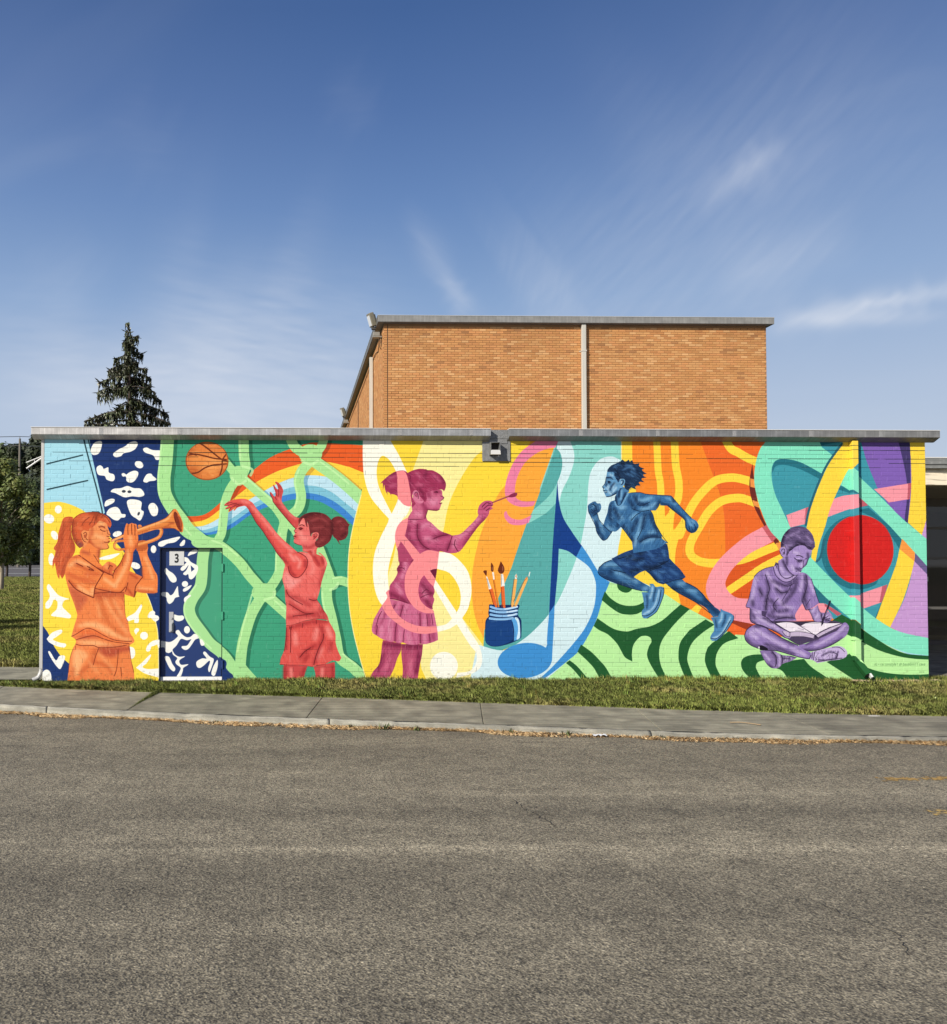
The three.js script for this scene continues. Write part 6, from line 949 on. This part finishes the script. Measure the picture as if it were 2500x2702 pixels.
// spruce behind the low roof: drooping limbs hung with twigs
{
  const t = thing('spruce_tree', 'tall ragged dark spruce with drooping branches behind the low roof', 'tree', [-4.35, 0, -31]), r = rng(83), needles = new Tris(), limbs = [], H = 13.7, V = THREE.Vector3;
  limbs.push(rod([0, -0.2, 0], [0.05, 7, 0], 0.27, 0.15, 9), rod([0.05, 7, 0], [-0.02, 12, 0.02], 0.15, 0.06, 8), rod([-0.02, 12, 0.02], [-0.12, H, 0], 0.06, 0.012, 6));
  const spray = (p, len, k) => { // a twig clothed with needle sprays: most hang, some stand out
    const hang = r() < 0.72, a0 = r() * 6.28, lean = hang ? [(r() - 0.5) * 0.7, -1, (r() - 0.5) * 0.7] : [Math.cos(a0) * 0.8, 0.15 + (r() - 0.5) * 0.7, Math.sin(a0) * 0.8]; if (!hang) len *= 0.6;
    for (let i = 0; i < 7; i++) {
      const s = (i / 7) * len, w = 0.075 * (1 - i / 9) * (0.6 + 0.8 * r()), a = r() * 6.28, u = [Math.cos(a) * w, 0.02, Math.sin(a) * w], q = [p[0] + lean[0] * s, p[1] + lean[1] * s, p[2] + lean[2] * s], c = k * (0.5 + 1.0 * r()), brown = r() < 0.2 ? 1.35 : 1, n = new V(q[0] + (r() - 0.5) * 1.5, 0.9, q[2] + 0.4 + (r() - 0.5) * 1.5).normalize(), e = 0.17 * (0.6 + 0.8 * r());
      needles.tri([q[0] - u[0], q[1] + u[1], q[2] - u[2]], [q[0] + u[0], q[1] - u[1], q[2] + u[2]], [q[0] + lean[0] * e, q[1] + lean[1] * e, q[2] + lean[2] * e], [n.x, n.y, n.z], [c * brown, c, c * 0.9]);
    }
  };
  const branch = (y, a, L, rise, droop, dens = 1) => {
    const pts = [], N = 7; for (let i = 0; i <= N; i++) { const s = i / N; pts.push([Math.cos(a) * L * s + 0.03, y + rise * s - droop * s * s + (s > 0.8 ? 0.25 * (s - 0.8) * L : 0), Math.sin(a) * L * s]); }
    limbs.push(tube(pts, 0.02 + 0.012 * L, 2, 5));
    const M = Math.round((L * 26 + 6) * dens); for (let i = 0; i < M; i++) { const s = 0.1 + 0.9 * Math.pow(r(), 0.6), f = s * N, j = Math.min(N - 1, Math.floor(f)), q = pts[j].map((v, c) => mix(v, pts[j + 1][c], f - j)), sw = (r() - 0.5) * 0.75 * (1.1 - s) * L * 0.6; q[0] += -Math.sin(a) * sw; q[2] += Math.cos(a) * sw; q[1] -= Math.abs(sw) * 0.15; spray(q, (0.18 + 0.5 * r()) * (0.5 + 0.5 * Math.min(1, L / 1.6)), 1); }
  };
  for (let i = 0; i < 80; i++) { const y = 3 + 10.2 * Math.pow(r(), 0.85), a = r() * 6.28, L = (0.2 + 0.39 * (H - y)) * (0.3 + 0.9 * Math.pow(r(), 1.3)) * (y > 9 && Math.cos(a) > 0.2 ? 0.9 : 1); branch(y, a, L, L * (0.05 + 0.4 * r()), L * (0.3 + 0.45 * r()), 0.75 + 0.5 * r()); }
  for (const [y, a, L] of [[12.15, 3.0, 0.75], [11.75, 3.3, 1.1], [11.1, 2.95, 1.55], [10.75, 3.3, 1.75], [11.3, -0.1, 1.0], [10.6, 0.2, 1.3], [9.75, -0.2, 1.85], [9.35, 3.0, 2.2], [8.9, 3.3, 2.5], [8.7, 0.1, 2.5], [9.2, 0.35, 2.2], [8.4, 2.8, 1.7], [8.3, -0.4, 2.0]]) branch(y, a, L, L * 0.16, L * 0.45, 1.2);
  for (let i = 0; i < 90; i++) spray([(r() - 0.5) * 0.3 - 0.05, 11.6 + r() * 2.0, (r() - 0.5) * 0.3], 0.35, 1);
  for (let i = 0; i < 7; i++) { const a = r() * 6.28; spray([-0.12 + Math.cos(a) * 0.06, H + 0.1, Math.sin(a) * 0.06], 0.3, 1); }
  part('trunk', merged(limbs), darkBark, t); part('crown', needles.build(), leafMaterial(0.078, 0.098, 0.036), t);
}

// utility pole and its wires
{
  const p = thing('utility_pole', 'weathered wooden utility pole carrying two wires, at the left edge', 'utility pole', [-42.6, 1.8, -139.5]);
  part('pole', rod([0, -1, 0], [0.1, 21.2, 0], 0.26, 0.17, 10), std(0.2, 0.175, 0.14, 0.9, { map: blotch }), p); part('insulator', rod([0.1, 21.1, 0], [0.1, 21.6, 0], 0.06, 0.04), std(0.1, 0.09, 0.08, 0.4), p); part('bracket', rod([-1.2, 20.0, 0], [0.15, 20.0, 0], 0.05), std(0.12, 0.11, 0.1, 0.7), p);
  const w = std(0.035, 0.04, 0.05, 0.6);
  const wire = (name, label, y, sag) => { const o = thing(name, label, 'wire', [-42.5, 1.8, -139.5], 'wires on the pole'); part('strand', merged([tube([[-34, y + 0.6, 0], [-17, y - sag, 0], [0, y, 0]], 0.055, 10, 5), tube([[0, y, 0], [20, y - sag, -2], [44, y + 0.3, -4]], 0.055, 10, 5)]), w, o); };
  wire('overhead_wire', 'upper thin dark wire strung to the top of the pole', 21.55, 0.25); wire('overhead_wire', 'lower thicker dark wire strung below the pole top', 20.0, 0.35);
}

// =====================================================================
// GRASS AND SMALL THINGS
// =====================================================================
function tuft(seed, n, h, w, spread) { const r = rng(seed), t = new Tris(); for (let i = 0; i < n; i++) { const a = r() * 6.28, x = (r() - 0.5) * spread, z = (r() - 0.5) * spread, H = h * (0.5 + 0.7 * r()), b = H * (0.2 + 0.7 * r()), W = w * (0.7 + 0.6 * r()), dx = Math.cos(a), dz = Math.sin(a), c = 0.75 + 0.5 * r(), col = [c, c, c], A = [x - dz * W, 0, z + dx * W], B = [x + dz * W, 0, z - dx * W], C = [x + dx * b * 0.35 - dz * W * 0.7, H * 0.6, z + dz * b * 0.35 + dx * W * 0.7], D = [x + dx * b * 0.35 + dz * W * 0.7, H * 0.6, z + dz * b * 0.35 - dx * W * 0.7], T = [x + dx * b, H, z + dz * b], n3 = new THREE.Vector3(dx * 0.5, 0.8, dz * 0.5).normalize().toArray(); t.tri(A, B, D, n3, col); t.tri(A, D, C, n3, col); t.tri(C, D, T, n3, col); } return t.build(); }
const blade = new THREE.MeshStandardMaterial({ vertexColors: true, roughness: 0.75, side: THREE.DoubleSide });
function scatter(name, label, category, geo, mat, spots) {
  const m = new THREE.InstancedMesh(geo, mat, spots.length), q = new THREE.Quaternion(), s = new THREE.Vector3(), p = new THREE.Vector3(), M = new THREE.Matrix4(), c = new THREE.Color();
  spots.forEach((o, i) => { q.setFromEuler(new THREE.Euler(o.tx ?? 0, o.a, o.tz ?? 0)); m.setMatrixAt(i, M.compose(p.set(o.x, o.y, o.z), q, s.set(o.s, o.s * (o.h ?? 1), o.s))); m.setColorAt(i, c.setRGB(...o.c)); });
  return stuff(m, name, label, category);
}
const grassTone = (x, z, r) => { const d = nB.fbm(x * 0.8 + 4, z * 0.8, 3), dry = smooth(0.52, 0.8, nA.fbm(x * 1.5, z * 1.9 + 20, 3)) * 0.6 + (r() < 0.08 ? 0.5 : 0), k = 0.74 + 0.5 * d + 0.25 * (r() - 0.5); return [k * mix(0.22, 0.46, dry), k * mix(0.255, 0.38, dry), k * mix(0.045, 0.13, dry)]; };
{
  const r = rng(101), spots = [];
  for (let i = 0; i < 85000; i++) { const x = mix(-3.2, 16, r()), w = walkZ(x), z0 = x > -0.05 && x < WX ? 0.03 : -0.25, z = mix(z0, w + 0.03, Math.pow(r(), 0.95)); if (z > w + 0.03 || w < z0) continue; const edge = z > w - 0.07, wall = x > 0 && x < WX && z < 0.14; if (x > 12.45 && x < 13.9 && z < 0.3 && r() < 0.85) continue; spots.push({ x, z, y: lawnY(x, z) - 0.004, a: r() * 6.28, s: 0.7 + 0.6 * r(), h: (edge ? 0.9 : 1) * (wall ? (x > 1.7 && x < 2.85 ? 0.6 : 1.15) : 1) * (0.75 + 0.6 * nA.fbm(x * 0.9, z * 1.4, 3)), tx: edge ? 0.5 * r() : 0, c: grassTone(x, z, r) }); }
  for (let i = 0; i < 5200; i++) { const x = mix(-1, WX, r()), w = walkZ(x), clump = nB.fbm(x * 1.7 + 60, 3, 3), wall = r() < 0.6; if ((x > 12.45 || x > 1.65 && x < 2.9) && wall) continue; const z = wall ? 0.02 + r() * r() * 0.14 : mix(0.1, w, r()); if (z > w || r() > smooth(0.38, 0.62, clump)) continue; spots.push({ x, z, y: lawnY(x, z), a: r() * 6.28, s: 0.8 + 0.5 * r(), h: 1.05 + 0.8 * r(), c: grassTone(x, z, r).map((v) => v * (0.9 + 0.5 * r())) }); }
  scatter('grass', 'strip of mown grass between the mural wall and the pavement', 'grass', tuft(7, 7, 0.058, 0.0026, 0.05), blade, spots);
  // lawn left of the building
  const far = [];
  for (let i = 0; i < 52000; i++) { const d = Math.pow(r(), 1.5) * 100 + 15.6, px = r() * 150 - 20, x = 3.878 + (px - 779) / 2400 * d, z = 14.1 - d; if (x > -0.15) continue; if (x > -9.2 && z > -1.75 + x * 0.14 && z < -0.1) continue; far.push({ x, z, y: lawnY(x, z) - 0.004, a: r() * 6.28, s: (0.8 + 0.5 * r()) * (1 + d * 0.03), c: grassTone(x * 0.5, z * 0.5, r).map((v) => v * 1.0) }); }
  scatter('grass', 'lawn stretching away left of the mural building', 'grass', tuft(8, 8, 0.06, 0.005, 0.09), blade, far);
  // dead grass and needles caught in the gutter and against the kerb
  const dead = [];
  for (let i = 0; i < 21000; i++) { const x = mix(-1.5, 13.5, r()), k = nB.fbm(x * 1.2, 5, 4), wd = 0.05 + 0.16 * smooth(0.35, 0.7, k) , d = Math.pow(r(), 1.5) * wd; if (r() > 0.35 + 0.9 * smooth(0.3, 0.6, nA.fbm(x * 3, 1, 3))) continue; const g = r(); dead.push({ x, z: kerbZ(x) + 0.012 + d, y: roadY(x) + 0.002 + r() * 0.012 * Math.max(0.2, 1 - d * 7), a: r() * 6.28, tx: (r() - 0.5) * 1.2, tz: 0.5 * (r() - 0.5) + (r() < 0.5 ? 1.4 : -1.4), s: 0.35 + 0.5 * r(), c: g < 0.55 ? [0.66, 0.42, 0.19] : g < 0.92 ? [0.78, 0.58, 0.32] : [0.36, 0.23, 0.1] }); }
  scatter('dry_grass', 'line of dry brown grass caught along the foot of the kerb', 'dry grass', tuft(9, 3, 0.055, 0.003, 0.03), blade, dead);
  // grass rooted in the pavement joint and along the lawn edge, bare earth by the downpipe
  const joint = [];
  for (let i = 0; i < 900; i++) { const t = Math.pow(r(), 1.4), x = mix(1.89, 1.72, t) + (r() - 0.5) * 0.06 * (1.2 - t), z = mix(walkZ(1.89), kerbZ(1.72) - 0.2, t); joint.push({ x, z, y: mix(WALK_BACK, WALK_FRONT, t) - 0.015, a: r() * 6.28, s: (0.8 - 0.45 * t) * (0.6 + 0.6 * r()), c: grassTone(x, z, r).map((v) => v * 0.8) }); }
  scatter('joint_grass', 'grass growing out of the widest pavement joint on the left', 'grass', tuft(10, 6, 0.06, 0.0035, 0.04), blade, joint);
  const chips = [];
  for (let i = 0; i < 2600; i++) { const x = 12.35 + r() * 1.75, z = 0.02 + Math.pow(r(), 1.6) * 0.34; chips.push({ x, z, y: lawnY(x, z) + 0.003, a: r() * 6.28, tx: r(), tz: r(), s: 0.4 + r() * 1.3, c: [0.42 + 0.1 * r(), 0.33 + 0.06 * r(), 0.22] }); }
  scatter('gravel', 'bare sandy earth and chips at the foot of the wall below the downpipe', 'bare earth', new THREE.IcosahedronGeometry(0.012, 0), std(1, 1, 1, 0.95), chips);
}
// weeds in the gutter
{
  const r = rng(121), spots = [[4.94, 1.0, 'leafy green weed in the gutter, biggest of the row'], [4.55, 0.6, 'small weed in the gutter left of the biggest one'], [5.3, 0.75, 'spiky weed in the gutter right of the biggest one'], [6.35, 0.75, 'green weed in the gutter at the third pavement joint'], [7.0, 0.9, 'broad weed in the gutter left of the paper scrap'], [8.0, 0.5, 'tiny weed in the gutter right of the paper scrap'], [2.9, 0.4, 'tiny weed against the kerb on the left']];
  const m = new THREE.MeshStandardMaterial({ vertexColors: true, color: new THREE.Color().setRGB(0.13, 0.17, 0.05), roughness: 0.7, side: THREE.DoubleSide });
  spots.forEach(([x, s, label], i) => { const w = thing('weed', label, 'weed', [x, roadY(x) + 0.002, kerbZ(x) + 0.06], 'weeds along the kerb'); const g = tuft(200 + i, 18, 0.075 * s, 0.0045 * (0.6 + s), 0.15 * s); part('leaves', g, m, w); w.rotation.y = r() * 6; });
  const paper = thing('paper_scrap', 'crumpled white scrap of paper lying in the gutter', 'litter', [7.32, roadY(7.32) + 0.012, kerbZ(7.32) + 0.1]);
  const g = new THREE.PlaneGeometry(0.15, 0.06, 8, 4).rotateX(-Math.PI / 2), p = g.attributes.position; for (let i = 0; i < p.count; i++) p.setY(i, 0.022 * nA(i * 1.7, 3) + 0.004); g.computeVertexNormals(); part('sheet', g, std(0.82, 0.82, 0.8, 0.7, { side: THREE.DoubleSide }), paper);
  const twig = thing('twig', 'short bent dry twig lying on the pavement on the right', 'twig', [9.15, -0.066, 3.52]); part('stem', merged([tube([[-0.14, 0, -0.1], [-0.04, 0.012, -0.04], [0.06, 0.006, 0.01], [0.13, 0.004, 0.09]], 0.007, 4, 6)]), std(0.3, 0.22, 0.13, 0.9), twig);
  for (const [x, z, w, l] of [[11.0, 3.0, 0.16, 'small pale flake lying at the lawn edge of the pavement'], [11.95, 3.28, 0.13, 'small pale flake lying in the middle of the right pavement']]) { const f = thing('paper_flake', l, 'litter', [x, -0.062, z]); part('sheet', new THREE.CylinderGeometry(w / 2, w / 2, 0.003, 7).scale(1, 1, 0.35), std(0.62, 0.6, 0.55, 0.8), f); }
}

renderer.render(scene, camera);
